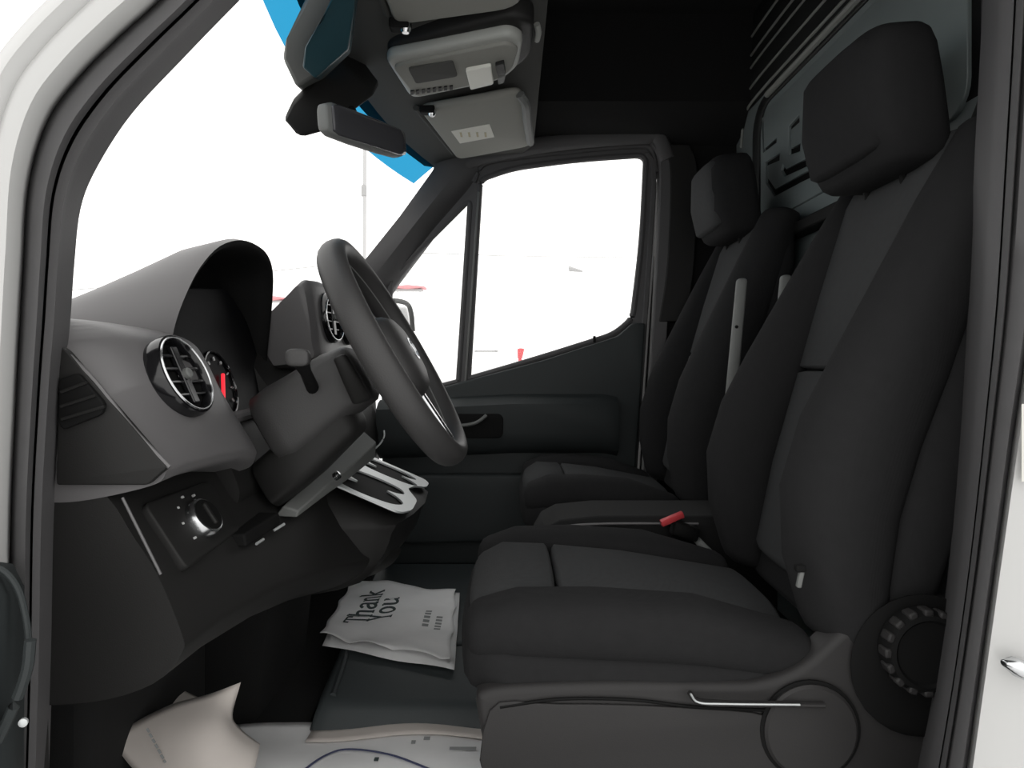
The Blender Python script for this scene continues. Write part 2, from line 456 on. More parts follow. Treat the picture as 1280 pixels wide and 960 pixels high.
# overhead console with lamp
oc = empty('overhead_console', (-0.13, 1.58, 0.66), 'grey overhead console with reading lamp between the two sun visors', 'console')
zc = 0.655
def TZ(z): return lambda a, b, h: (a, b, z+h)
def pxy(pts, z): return [((u-640)/F*(z*F/(HV-v)), z*F/(HV-v)) for u, v in pts]
body = roundpoly(pxy([(480, 78), (636, 48), (654, 56), (648, 90), (626, 106), (514, 129)], zc), [.03, .04, .05, .05, .04, .04])
plate('console_body', [body], TZ(zc+0.022), 0.028, 'lampgrey', oc, bevel=0.010)
inner = roundpoly(pxy([(490, 84), (634, 55), (648, 62), (640, 88), (622, 100), (520, 122)], zc), .025)
plate('console_insert', [inner], TZ(zc+0.008), 0.016, 'visor', oc, bevel=0.004)
plate('lamp_lens', [roundpoly(pxy([(582, 88), (614, 82), (617, 105), (588, 112)], zc-.006), .008)], TZ(zc-0.002), 0.012, 'lens', oc, bevel=0.003)
plate('microphone_grille', [roundpoly(pxy([(510, 86), (566, 77), (572, 96), (520, 105)], zc-.004), .01)], TZ(zc-0.001), 0.006, 'liner', oc, bevel=0.001)
for i in range(8):
    u = 513+i*7
    plate('switch_mark', [pxy([(u, 119-i*.9), (u+4, 118.4-i*.9), (u+4, 114-i*.9), (u, 114.6-i*.9)], zc-.003)], TZ(zc-0.001), 0.004, 'dashlow', oc)
plate('lamp_switch', [roundpoly(pxy([(619, 81), (630, 78), (632, 92), (622, 95)], zc-.006), .004)], TZ(zc-0.002), 0.012, 'dashlow', oc, bevel=0.002)
plate('lamp_switch', [roundpoly(pxy([(622, 97), (632, 94), (630, 103), (623, 105)], zc-.006), .004)], TZ(zc-0.002), 0.012, 'greyplastic', oc, bevel=0.002)

plate('console_riser', [roundpoly(pxy([(480, 72), (640, 32), (668, 40), (664, 84), (634, 104), (512, 128)], zc+.01), .04)], TZ(zc+0.055), 0.05, 'dashlow', oc, bevel=0.012)
# sun visors
def visor(label, quad, z, clip, lab=None):
    e = empty('sun_visor', (0, quad[0][1], z), label, 'sun visor', 'sun visors under the roof lining')
    b = plate('visor_body', [roundpoly(quad, [.03, .04, .05, .04])], TZ(z), 0.024, 'visor', e, bevel=0.010, bres=3)
    lathe('clip', [(0.012, 0), (0.012, -0.012), (0.007, -0.02)], (clip[0], clip[1], z-.008), (0, 0, 1), 'chrome', e, N=12)
    box('clip_bracket', (clip[0]-.012, clip[1], z-.012), (0.04, 0.03, 0.02), 'black', e, bevel=0.004)
    if lab:
        l = plate('warning_label', [lab], TZ(z-0.0125), 0.002, 'label', e)
        c = sum((Vector(p) for p in lab), Vector((0, 0)))/4
        for k in range(4):
            x = c.x-.04+k*.024
            plate('label_print', [[(x, c.y-.018), (x+.006, c.y-.018), (x+.006, c.y+.022), (x, c.y+.022)]], TZ(z-0.0138), 0.001, 'labelp', l)
    tube('hinge_rod', [Vector((quad[0][0]-.012, quad[0][1]+.02, z+.006)), Vector((quad[3][0]-.012, quad[3][1]-.02, z+.006))], 0.008, 'liner', e, N=8)
    return e
pv = visor('grey passenger sun visor with a pale sticker folded up', pxy([(524, 134), (652, 111), (668, 178), (572, 196)], 0.69), 0.69, pxy([(540, 137)], 0.68)[0],
      pxy([(564, 163), (612, 154), (618, 170), (575, 178)], 0.68))
visor('grey driver sun visor at the top edge above the console', [(-0.245, 0.93), (0.03, 0.93), (0.02, 1.33), (-0.235, 1.40)], 0.69, pxy([(507, 30)], 0.68)[0])

gh = empty('grab_clip', P(668, 45, 1.55), 'small pale clip at the rear edge of the overhead lining', 'clip')
tube('clip_body', smoothpath([P(671, 30, 1.5), P(673, 40, 1.52), P(671, 50, 1.55)], 3), 0.007, 'lampgrey', gh, N=8)
tube('visor_edge', smoothpath([P(650, 118, 1.75), P(657, 130, 1.78), P(659, 150, 1.9), P(663, 178, 2.1)], 5), 0.012, 'greyplastic', pv, N=8)

# mirror and sensor cover
ms = empty('sensor_cover', (-0.36, 1.45, 0.50), 'dark sensor housing on the windscreen behind the mirror', 'sensor housing')
secs = []
for a, b, c_, d_ in (((352, 148), (374, 172), (382, 168), (372, 138)), ((362, 128), (402, 165), (408, 158), (392, 105)),
                     ((392, 98), (442, 138), (452, 128), (412, 78)), ((412, 62), (470, 118), (476, 105), (440, 55))):
    k = len(secs); dd = 1.36+k*0.05
    secs.append([P(*a, dd), P(*b, dd), P(*c_, dd+.12), P(*d_, dd+.12)])
loft('housing', secs, 'dashlow', ms, bevel=0.01, smooth=50)
cvr = [P(386, -12, 1.24), P(357, 48, 1.30), P(353, 72, 1.34), P(371, 110, 1.38), P(400, 92, 1.38), P(436, 58, 1.36), P(440, -14, 1.24)]
V = cvr+[p+Vector((-0.02, 0.10, 0.03)) for p in cvr]; n = len(cvr)
build('upper_cover', V, [tuple(range(n)), tuple(range(n, 2*n))[::-1]]+[(i, (i+1) % n, (i+1) % n+n, i+n) for i in range(n)], 'greyplastic', ms, bevel=0.008)
cv2 = [P(404, 22, 1.235), P(381, 58, 1.285), P(378, 84, 1.30), P(394, 98, 1.32), P(436, 62, 1.32), P(446, -14, 1.22), P(418, -12, 1.22)]
V = cv2+[p+Vector((-0.01, 0.06, 0.02)) for p in cv2]; n = len(cv2)
build('dark_window', V, [tuple(range(n)), tuple(range(n, 2*n))[::-1]]+[(i, (i+1) % n, (i+1) % n+n, i+n) for i in range(n)], 'teal', ms, bevel=0.004)
mr = empty('rear_view_mirror', P(450, 160, 1.45), 'long dark interior rear view mirror with a pale rim end', 'mirror')
A = P(404, 147, 1.28); B = P(499, 181, 1.52)
ax = (B-A).normalized(); upv = Vector((0.0, 0, 1)); nrm = ax.cross(upv).normalized(); upv = nrm.cross(ax).normalized()
secs = []
for t, s in ((0, .80), (.06, .98), (.3, 1.05), (.7, 1.05), (.94, .98), (1, .8)):
    secs.append((A.lerp(B, t), upv*0.031*s, nrm*0.016*s, 4))
pad('housing', secs, 'greyplastic', mr, ends=(.004, .004))
secs = [(A.lerp(B, t)+nrm*0.013, upv*0.028*s, nrm*0.006, 5) for t, s in ((.04, .85), (.1, 1.0), (.9, 1.0), (.985, .85))]
pad('mirror_glass', secs, 'mirror', mr, ends=(.003, .003))
tube('mount_arm', [A.lerp(B, .5)-nrm*.01, P(430, 120, 1.52)], 0.012, 'black', mr, N=10)

# ------------------------------------------------------------------ driver door opening (near side)
YD = 0.78
wl = empty('wall_left', (0, YD, -0.74), 'white painted door opening edge framing the view', 'door frame', kind='structure')
Ain = [(60, 1000), (66, 820), (70, 640), (80, 480), (88, 400), (93, 330), (101, 260), (122, 208), (165, 142), (230, 72), (300, 0), (420, -120), (620, -300)]
Aout = [(8, 1000), (12, 820), (14, 640), (20, 500), (25, 400), (29, 330), (36, 230), (60, 150), (100, 95), (150, 45), (205, -5), (340, -140), (560, -330)]
ai = smoothpath(Ain, 5); ao = smoothpath(Aout, 5)
def lerp2(k): return [a.lerp(b, k) for a, b in zip(ao, ai)]
def dpt(p, d): return P(p.x, p.y, d)
g0, g1, g2, g3, g4 = lerp2(0.0), lerp2(.44), lerp2(.47), lerp2(.50), lerp2(1.0)
S_ = []
for i in range(len(ai)):
    S_.append([dpt(g0[i], .80), dpt(g0[i].lerp(g1[i], .3), .775), dpt(g0[i].lerp(g1[i], .75), .772), dpt(g1[i], .79), dpt(g1[i], .86), dpt(g0[i], .86)])
loft('door_seal', S_, 'rubber', wl, smooth=50)
S_ = []
for i in range(len(ai)):
    q = g3[i].lerp(g4[i], .5)
    S_.append([dpt(g1[i], .86), dpt(g3[i], .802), dpt(g3[i].lerp(g4[i], .35), .805), dpt(q, .822), dpt(g4[i], .86), dpt(g4[i], .90), dpt(g1[i], .92)])
loft('post_trim', S_, 'pillar', wl, smooth=50)
# white outer post: steps outwards
W1 = [(8, 1100), (12, 820), (14, 640), (20, 500), (25, 400), (29, 330), (36, 230), (60, 150), (100, 95), (150, 45), (205, -5), (340, -140), (560, -330)]
offs = [(0, 0, .80), (-6, -6, .768), (-22, -20, .752), (-40, -35, .752), (-44, -38, .760), (-62, -52, .748), (-74, -62, .755)]
w1 = smoothpath(W1, 5)
S_ = []
for p in w1:
    S_.append([P(p.x+ox, p.y+oy, d) for ox, oy, d in offs]+[P(p.x-74, p.y-62, .82), P(p.x, p.y, .86)])
loft('outer_post', S_, 'paint', wl, smooth=60)

# rear post of the opening
Bin = [(1250, -200), (1246, 0), (1236, 190), (1226, 380), (1212, 560), (1196, 720), (1176, 860), (1158, 960), (1140, 1060)]
Bout = [(1330, -200), (1318, 0), (1306, 190), (1290, 380), (1270, 520), (1253, 640), (1236, 760), (1222, 860), (1208, 960), (1194, 1060)]
bi = smoothpath(Bin, 6); bo = smoothpath(Bout, 6)
def resample(path, n):
    L = [0]
    for a, b in zip(path, path[1:]): L.append(L[-1]+(b-a).length)
    out = []
    for i in range(n):
        t = L[-1]*i/(n-1); k = 0
        while k < len(L)-2 and L[k+1] < t: k += 1
        out.append(path[k].lerp(path[k+1], (t-L[k])/max(L[k+1]-L[k], 1e-9)))
    return out
bi = resample(bi, 40); bo = resample(bo, 40)
S_ = []; S2 = []; S3 = []
for a, b in zip(bi, bo):
    f = lambda k: a.lerp(b, k)
    S_.append([dpt(f(-.25), 1.0), dpt(f(0), .90), dpt(f(.10), .87), dpt(f(.30), .85), dpt(f(.36), .88), dpt(f(.36), .98)])
    S2.append([dpt(f(.32), .88), dpt(f(.36), .815), dpt(f(.46), .80), dpt(f(.50), .815), dpt(f(.58), .80), dpt(f(.9), .785), dpt(f(1.02), .80), dpt(f(1.02), .88)])
    S3.append([dpt(f(1.0), .80), P(b.x+8, b.y, .775), P(b.x+40, b.y, .765), P(b.x+120, b.y, .76), P(b.x+200, b.y, .76), P(b.x+200, b.y, .86), dpt(f(1.0), .86)])
loft('rear_post_trim', S_, 'pillar', wl, smooth=50)
loft('rear_door_seal', S2, 'rubber', wl, smooth=50)
loft('rear_outer_post', S3, 'paint', wl, smooth=60)
# side wall behind the rear post, header over the door and sill: keep the cab closed
plate('side_panel', [[(0.69, -0.78), (0.90, -0.78), (0.90, 1.20), (-0.30, 1.20), (-0.30, 0.75), (0.69, 0.75)]], XZ(0.83), 0.05, 'darkliner', wl)
plate('cowl_side', [[(-1.15, -0.78), (-0.56, -0.78), (-0.575, 0.02), (-0.62, 0.05), (-1.15, 0.05)]], XZ(0.835), 0.03, 'dashlow', wl)
box('sill', (0.0, 0.80, -0.78), (1.3, 0.12, 0.06), 'rubber', wl, bevel=0.01)
plate('roof_edge', [[(-0.35, 0.70), (0.95, 0.70), (0.95, 1.25), (-0.35, 1.25)]], XZ(0.77), 0.04, 'paint', wl)
st = empty('door_striker', P(1262, 830, .755), 'small metal door striker on the white rear post', 'striker')
pad('striker_bar', [(P(1256, 829, .752), Vector((0, .006, 0)), Vector((0.001, 0, .004)), 2), (P(1268, 833, .748), Vector((0, .012, 0)), Vector((0.001, 0, .010)), 2), (P(1300, 846, .745), Vector((0, .012, 0)), Vector((0.001, 0, .011)), 2)], 'chrome', st, ends=(.002, .002), N=12)
wlab = empty('door_post_label', P(1290, 552, .757), 'thin printed label at the edge of the white rear post', 'label')
build('label_sheet', [P(1277, 505, .762), P(1325, 505, .757), P(1325, 602, .757), P(1277, 602, .762)], [(0, 1, 2, 3)], 'label', wlab)

# open driver door: its hinge end shows at the lower left
dd_ = empty('door_2', (-0.55, 0.70, -0.74), 'dark inner panel of the open driver door at lower left', 'door', kind='structure')
secs = []
for y, x0 in ((0.735, -0.515), (0.70, -0.497), (0.66, -0.478), (0.60, -0.49), (0.40, -0.62), (0.10, -0.80), (-0.2, -0.98)):
    zt = -0.205+0.02*min(1, (0.735-y)/.1)
    secs.append([(x0, y, zt-.03), (x0-.012, y, zt-.006), (x0-.04, y-.005, zt), (x0-.10, y-.01, zt-.01), (x0-.10, y-.01, -0.75), (x0, y, -0.75)])
loft('door_panel', secs, 'doorp', dd_, smooth=60)
tube('panel_bead', smoothpath([P(-30, 706, .66), P(2, 712, .66), P(22, 735, .66), P(32, 770, .66), P(36, 802, .66)], 5), 0.003, 'doorp', dd_, N=8)
pth = smoothpath([P(38, 800, .645), P(33, 840, .645), P(12, 895, .65), P(-20, 960, .66)], 5)
tube('pocket_edge', pth, 0.005, 'doorp', dd_, N=8)
lathe('panel_glint', [(0.004, 0), (0.004, .003), (0.002, .004)], P(30, 902, .648), (0.3, -1, 0), 'alu', dd_, N=12)  # silver dot stands in for a small highlight on the panel

# ------------------------------------------------------------------ dashboard
ds = empty('dashboard', (-0.6, 1.6, -0.45), 'dark grey van dashboard with hooded instruments and round air vents', 'dashboard')
def yloft(name, secs, m, k=6, **kw):
    """secs: (y, [(x, z)...])"""
    return loft(name, [[(x, y, z) for x, z in smoothpath(pr, k)] for y, pr in secs], m, ds, **kw)
# base shell
yloft('dash_shell', [(y, [(-1.08, .045), (-.85, .075), (-.68, .07), (-.60, .045), (-.57, 0.0), (-.57, -.10), (-.60, -.15), (-.85, -.16), (-1.08, -.15)]) for y in (.855, 1.0, 1.2, 1.45, 1.6, 2.0, 2.40)], 'dash', k=5, smooth=45)
# outer vent wing
wing = []
for y, dx, dz in ((.852, 0, 0), (.90, .004, .004), (.98, .010, .004), (1.06, .014, 0.0), (1.12, .012, -.012), (1.145, .0, -.025)):
    pr = [(-.70, .062), (-.62, .058), (-.565, .028), (-.525, -.015), (-.475, -.070), (-.430, -.120), (-.425, -.136), (-.445, -.150), (-.53, -.168), (-.60, -.168), (-.70, -.16)]
    if y > .87:
        g = min(1, (y-.852)/.06)*(1 if y < 1.1 else .6)
        bul = [0, .018, .050, .046, .022, .004, 0, 0, 0, 0, 0]; bz = [0, .002, .012, .018, .012, .002, 0, 0, 0, 0, 0]
        pr = [(x+b*g, z+c*g) for (x, z), b, c in zip(pr, bul, bz)]
    wing.append((y, [(x+dx*(1 if x > -.6 else .2), z+dz*(1 if x > -.6 else .5)) for x, z in pr]))
yloft('vent_wing', wing, 'dash', smooth=50)
# end panel with slots for the side window
ep = plate('end_panel', [roundpoly(pxz([(75, 432), (84, 438), (210, 584), (185, 606), (72, 606)], .845), .004)], XZ(.848), 0.012, 'dashlow', ds, bevel=0.002)
sv = plate('side_vent', [roundpoly(pxz([(74, 474), (98, 466), (132, 505), (128, 518), (80, 537), (74, 530)], .838), .006)], XZ(.840), 0.008, 'black', ds, bevel=0.002)
for (a, b) in (((76, 490), (108, 478)), ((76, 508), (120, 494)), ((77, 524), (131, 508))):
    tube('slat', [P(*a, .835), P(*b, .835)], 0.0020, 'dashlow', sv, N=6)
tube('wing_bead', [P(u, v, .846) for u, v in smoothpath([(80, 438), (120, 478), (165, 535), (212, 584)], 5)], 0.003, 'dash', ds, N=6)

# round vents: a gloss ring, a dish, turning vanes
def round_vent(c, nrm, r, up=(0, 0, 1)):
    c = Vector(c); n = Vector(nrm).normalized()
    v = lathe('air_vent', [(r*1.02, -.02), (r*1.06, .004), (r*1.02, .012), (r*.92, .013), (r*.86, .004), (r*.84, -.006)], c, n, 'gloss', ds, N=36, caps=False)
    lathe('chrome_ring', [(r*.97, .0125), (r*.955, .0145), (r*.935, .0145), (r*.92, .012)], c, n, 'chrome', v, N=36, caps=False)
    lathe('vent_dish', [(r*.86, .0), (r*.80, -.012), (r*.1, -.014)], c, n, 'black', v, N=30)
    u = Vector(up); u = (u-n*u.dot(n)).normalized(); w = n.cross(u)
    for k in (-.5, -.17, .17, .5):
        hw = math.sqrt(max(0, 1-k*k))*.80*r
        b = c+u*k*r+n*0.0
        R = Matrix((w, u, n)).transposed()
        box('vane', b, (hw*2, .004, .016), 'gloss', v, R=R, bevel=.001)
    box('vane_bar', c+n*.006, (.016, r*1.5, .008), 'gloss', v, R=Matrix((w, u, n)).transposed(), bevel=.002)
    lathe('vane_knob', [(.008, 0), (.008, .012), (.006, .014)], c+n*.003, n, 'greyplastic', v, N=14)
    return v
round_vent((-0.459, .961, -0.018), (0.91, -0.05, 0.41), 0.057)

# instrument hood
hs = [(1.045, .02), (1.052, .06), (1.075, .105), (1.115, .155), (1.18, .20), (1.27, .226), (1.36, .228), (1.415, .215), (1.447, .185), (1.458, .13), (1.46, .07), (1.46, -.02)]
def hoodsec(x, sc, ymid=1.25, kx=1.0, zb=.04):
    return [Vector((x, ymid+(y-ymid)*kx, zb+(z-zb)*sc if z > zb else z)) for y, z in smoothpath(hs, 4)]
def lean(sec, a):           # the top of the opening leans back towards the driver
    return [p+Vector((a*(p.z), 0, 0)) for p in sec]
outer_s = [lean(hoodsec(-.515, 1.0), .10), lean(hoodsec(-.53, 1.015), .10), hoodsec(-.57, .93), hoodsec(-.65, .69, kx=1.04), hoodsec(-.72, .47, kx=1.1), hoodsec(-.79, .25, kx=1.16), hoodsec(-.84, .1, kx=1.2)]
loft('instrument_hood', outer_s, 'dash', ds, closed=False, smooth=60)
inn = [lean(hoodsec(-.515, 1.0), .10), lean(hoodsec(-.518, .955, kx=.96), .10), lean(hoodsec(-.54, .90, kx=.93), .05), hoodsec(-.60, .80, kx=.90), hoodsec(-.615, .2, kx=.6)]
loft('hood_lining', inn, 'black', ds, closed=False, smooth=60)
# gauge cluster
gc = plate('gauge_cluster', [roundpoly([(1.07, -.10), (1.44, -.10), (1.44, .09), (1.38, .15), (1.18, .13), (1.07, .04)], .03)], lambda a, b, h: (-.515-.30*(b+.04)+h, a, b), 0.012, 'cluster', ds, bevel=0.003)
def cl(a, b, h=.009): return Vector((-.515-.30*(b+.04)+h, a, b))
for cy in (1.215,):
    g = loft('gauge_ring', sweep_secs([cl(cy+.056*math.cos(t), -.034+.056*math.sin(t)) for t in [2*math.pi*i/32 for i in range(33)]], .0025, 6), 'gloss', gc, caps=False)
    for i in range(9):
        t = math.radians(225-i*33.75)
        p = cl(cy+.046*math.cos(t), -.034+.046*math.sin(t)); q = cl(cy+.040*math.cos(t), -.034+.040*math.sin(t))
        tube('gauge_mark', [p, q], .0018, 'whitelit', gc, N=4)
    t = math.radians(238)
    if cy < 1.3: tube('needle', [cl(cy+.012, -.018, .012), cl(cy+.036*math.cos(t), -.034+.036*math.sin(t), .012)], .0032, 'redlit', gc, N=6)
tube('cluster_sill', smoothpath([(-.478, 1.13, -.094), (-.470, 1.20, -.090), (-.470, 1.32, -.088), (-.474, 1.44, -.088)], 5), 0.010, 'dash', ds, N=10)
# area below the instruments, behind the column
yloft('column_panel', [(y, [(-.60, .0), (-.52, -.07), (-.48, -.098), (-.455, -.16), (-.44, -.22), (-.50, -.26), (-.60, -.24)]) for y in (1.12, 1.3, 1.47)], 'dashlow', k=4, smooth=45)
# lower panel in front of the driver's knees
low = []
for y, dx, dz in ((.853, 0, 0), (.95, .006, 0), (1.10, .03, -.005), (1.25, .065, -.02), (1.40, .125, -.04), (1.50, .165, -.05)):
    pr = [(-.66, -.15), (-.52, -.158), (-.492, -.168), (-.465, -.21), (-.435, -.257), (-.405, -.33), (-.405, -.355), (-.44, -.392), (-.52, -.415), (-.66, -.42)]
    low.append((y, [(x+dx*(min(1, max(.3, (-.15-z)/.2)) if x > -.6 else .3), z+dz*(1 if z < -.3 else .2)) for x, z in pr]))
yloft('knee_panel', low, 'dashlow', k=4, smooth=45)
tube('panel_seam', [P(u, v, .846) for u, v in ((153, 622), (176, 668), (201, 718))], .0018, 'dash', ds, N=6)
# light switch panel
sw = plate('light_switch_panel', [roundpoly([(.895, 0.0), (1.075, 0.01), (1.075, .085), (.895, .085)], .012)],
           lambda a, b, h: (-.4225+(a-.9)*.03-.655*b/1.0+.0+h*.8, a, -.268+b*1.0+h*.6), 0.014, 'dashlow', ds, bevel=0.003)
kc = Vector((-.4225+.002-.655*.042+.006, .985, -.268+.042+.004)); kn = Vector((.80, -.10, .58))
kb = lathe('rotary_knob', [(.029, 0), (.029, .012), (.0265, .016), (.024, .0165)], kc, kn, 'chrome', sw, N=32)
lathe('knob_face', [(.0245, .012), (.024, .0175), (.004, .018)], kc, kn, 'black', kb, N=28)
box('knob_grip', kc+kn.normalized()*.019, (.006, .007, .034), 'dashlow', kb, R=kn.to_track_quat('X', 'Z').to_matrix(), bevel=.002)
for i in range(6):
    t = math.radians(150-i*36)
    u = kn.orthogonal().normalized(); uz = (Vector((0, 0, 1))-kn.normalized()*kn.normalized().z).normalized(); uy = kn.normalized().cross(uz)
    c = kc+uz*math.sin(t)*.041-uy*-1*math.cos(t)*.041
    box('switch_mark', c+kn.normalized()*.003, (.003, .0045, .003), 'whitelit', sw, R=kn.to_track_quat('X', 'Z').to_matrix(), bevel=0)
# silver trim strip and open slot under the column
strip = [P(362, 640, 1.20), P(395, 612, 1.30), P(432, 583, 1.42), P(462, 556, 1.55)]
secs = []
for p, h in zip(strip, (.010, .016, .022, .030)):
    secs.append([p+Vector((0.012, 0, -h)), p+Vector((.016, 0, h*.2)), p+Vector((-.012, 0, h)), p+Vector((-.03, .01, -h))])
loft('trim_strip', secs, 'greyplastic', ds, bevel=.003)
lathe('trim_button', [(.008, 0), (.008, .008), (.005, .010)], P(411, 596, 1.30)+Vector((.012, 0, 0)), (.8, -.3, .5), 'chrome', ds, N=12)
slot = [P(312, 668, 1.05), P(355, 640, 1.16), P(358, 655, 1.16), P(315, 684, 1.05)]
V = [p+Vector((-.008, 0, .0)) for p in slot]+[p+Vector((-.05, 0, 0)) for p in slot]
build('open_slot', V, [(0, 1, 2, 3), (7, 6, 5, 4), (0, 4, 5, 1), (1, 5, 6, 2), (2, 6, 7, 3), (3, 7, 4, 0)], 'black', ds, bevel=.003)
tube('slot_edge', [P(322, 680, 1.06)+Vector((-.002, 0, 0)), P(331, 674, 1.08)+Vector((-.002, 0, 0))], .0022, 'alu', ds, N=6)
tube('slot_edge', [P(344, 663, 1.12)+Vector((-.002, 0, 0)), P(357, 655, 1.14)+Vector((-.002, 0, 0))], .0022, 'alu', ds, N=6)

# centre stack
cs = []
for y, dx in ((1.36, -.14), (1.375, -.06), (1.40, -.02), (1.50, 0), (1.62, .01), (1.76, .0), (1.84, -.04)):
    pr = [(-.62, .03), (-.53, .03), (-.49, -.02), (-.42, -.12), (-.375, -.20), (-.372, -.245), (-.225, -.312), (-.222, -.34), (-.25, -.40), (-.33, -.455), (-.62, -.47)]
    cs.append((y, [(x+dx, z) for x, z in pr]))
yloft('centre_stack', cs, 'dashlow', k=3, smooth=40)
# vent pod on top of the centre
pod = []
for y, s in ((1.475, .86), (1.49, .96), (1.56, 1.0), (1.80, 1.0), (1.83, .92)):
    pr = [(-.64, .04), (-.57, .06), (-.52, .11), (-.47, .16), (-.443, .185), (-.425, .165), (-.41, .05), (-.42, .0), (-.60, -.02)]
    pod.append((y, [(-.52+(x+.52)*s, .05+(z-.05)*s) for x, z in pr]))
yloft('vent_pod', pod, 'dash', k=4, smooth=50)
round_vent((-.413, 1.58, .105), (.98, -.12, .10), .055)
round_vent((-.413, 1.73, .105), (.98, -.12, .10), .055)
# passenger side lower dash
yloft('glove_box', [(y, [(-.62, .04), (-.56, .0), (-.50, -.10), (-.46, -.20), (-.46, -.30), (-.52, -.38), (-.62, -.38)]) for y in (1.84, 2.1, 2.40)], 'dashlow', k=3, smooth=45)
# silver cup holder plate
pc = [(1.375, .0), (1.77, 0.0), (1.77, .17), (1.745, .185), (1.69, .185), (1.655, .160), (1.60, .150), (1.575, .160), (1.53, .185), (1.43, .188), (1.375, .17)]
def blob(c0, s=1):
    """heart-like double cup opening"""
    pts = []
    for a, b in ((-.052, .012), (-.035, -.004), (-.012, .0), (-.006, .026), (.004, .004), (.030, -.010), (.050, .006), (.056, .06), (.050, .110), (.030, .128), (.016, .112), (.010, .092), (.0, .118), (-.022, .140), (-.046, .120), (-.056, .065)):
        pts.append((c0[0]+a*s, c0[1]+b))
    return smoothpath(pts, 4, closed=True)
tc_ = (-.372, -.238); td_ = (-.222, -.303)
dx_, dz_ = (td_[0]-tc_[0])/.17, (td_[1]-tc_[1])/.17
TCP = lambda a, b, h: (tc_[0]+dx_*b+.39*h, a, tc_[1]+dz_*b+.92*h+.008)
cp = plate('cup_holder_plate', [roundpoly(pc, .02), blob((1.485, .024), 1.62), blob((1.690, .024), 1.05)], TCP, .004, 'alu', ds)
plate('cup_well', [roundpoly([(1.385, .012), (1.76, .012), (1.76, .15), (1.385, .17)], .02)], lambda a, b, h: TCP(a, b, h-.005), .003, 'black', cp)
tube('chrome_trim', smoothpath([P(462, 566, 1.62), P(474, 556, 1.62), P(480, 546, 1.62), P(480, 538, 1.62)], 5), .002, 'alu', ds, N=8)
# console lower edge and leg
lb = []
for y, dx in ((1.44, 0), (1.60, .03), (1.78, 0)):
    lb.append((y, [(-.66, -.40), (-.50, -.40), (-.50, -.46), (-.53, -.74), (-.72, -.74)]))
yloft('console_leg', lb, 'carpet', k=1, smooth=30)
tube('console_edge', smoothpath([P(508, 622, 1.55), P(507, 655, 1.55), P(498, 680, 1.55), P(486, 700, 1.55)], 5), .004, 'dash', ds, N=8)
box('pedal_block', (-.66, 1.20, -.58), (.10, .40, .32), 'carpet', ds, bevel=.02)

# ------------------------------------------------------------------ steering column and wheel
WC = Vector((-.206, 1.24, .02))
wt = Vector((-.496, 0, .868)); wn_ = Vector((.868, 0, .496)); wy = Vector((0, 1, 0))
sc_ = empty('steering_column', (-.40, 1.24, -.20), 'dark steering column shroud with control stalks behind the wheel', 'steering column')
secs = []
for t, a, b, off in ((-.25, .080, .066, -.012), (-.22, .083, .070, -.012), (-.18, .080, .066, -.008), (-.11, .074, .060, 0), (-.075, .066, .055, 0)):
    secs.append((WC+wn_*t+wt*off, wy*a, wt*b, 3.5))
pad('shroud', secs, 'rim', sc_, ends=(.01, .012))
secs = [(WC+wn_*t+wt*o, wy*a, wt*b, 4) for t, o, a, b in ((-.30, -.09, .070, .045), (-.22, -.075, .07, .045), (-.13, -.06, .06, .035))]
pad('lower_shroud', secs, 'dashlow', sc_, ends=(.01, .02))
stb = WC+wn_*-.15+Vector((0, -.06, .01))
e = P(374, 447, 1.02)
st1 = tube('turn_stalk', [stb, stb.lerp(e, .6), stb.lerp(e, .86), e], [.011, .009, .012, .013], 'black', sc_, N=12)
pad('stalk_end', [(e-Vector((0, -.006, 0)), Vector((.016, 0, 0)), Vector((0, 0, .012)), 3.2), (e-Vector((0, .012, 0)), Vector((.017, 0, 0)), Vector((0, 0, .013)), 3.2)], 'rim', st1, ends=(.002, .003), N=20)
e2 = P(426, 448, 1.08); b2 = P(452, 500, 1.14)
pad('shift_paddle', [(e2, Vector((.010, 0, .004)), Vector((0, .012, 0)), 2.5), (e2.lerp(b2, .5), Vector((.013, 0, .005)), Vector((0, .012, 0)), 2.5), (b2, Vector((.015, 0, .005)), Vector((0, .012, 0)), 2.5)], 'dashlow', sc_, ends=(.006, .006), N=16)

sw_ = empty('steering_wheel', WC-wt*.2, 'dark leather steering wheel seen nearly edge on from the door', 'steering wheel')
R_ = .207; secs = []
NS = 64
for i in range(NS+1):
    t = 2*math.pi*i/NS
    rd = wy*math.cos(t)+wt*math.sin(t)
    c = WC+rd*R_
    secs.append([c+rd*.0185*math.cos(2*math.pi*k/16)+wn_*.0255*math.sin(2*math.pi*k/16) for k in range(16)])
loft('rim', secs, 'rim', sw_, caps=False, smooth=80)
secs = []
for i in range(NS+1):
    t = 2*math.pi*i/NS
    rd = wy*math.cos(t)+wt*math.sin(t); c = WC+rd*(R_-.0188)
    secs.append([c+rd*.0014*math.cos(2*math.pi*k/6)+wn_*.0014*math.sin(2*math.pi*k/6) for k in range(6)])
loft('rim_stitching', secs, 'greyplastic', sw_, caps=False)
hub = pad('airbag_hub', [(WC+wn_*-.045-wt*.01, wy*.075, wt*.070, 3), (WC+wn_*-.01-wt*.01, wy*.090, wt*.085, 3), (WC+wn_*.012-wt*.01, wy*.080, wt*.075, 3)], 'rim', sw_, ends=(.01, .018), N=32)
lathe('hub_emblem', [(.022, 0), (.022, .004), (.018, .005), (.018, .003)], WC+wn_*.027-wt*.008, wn_, 'chrome', hub, N=28)
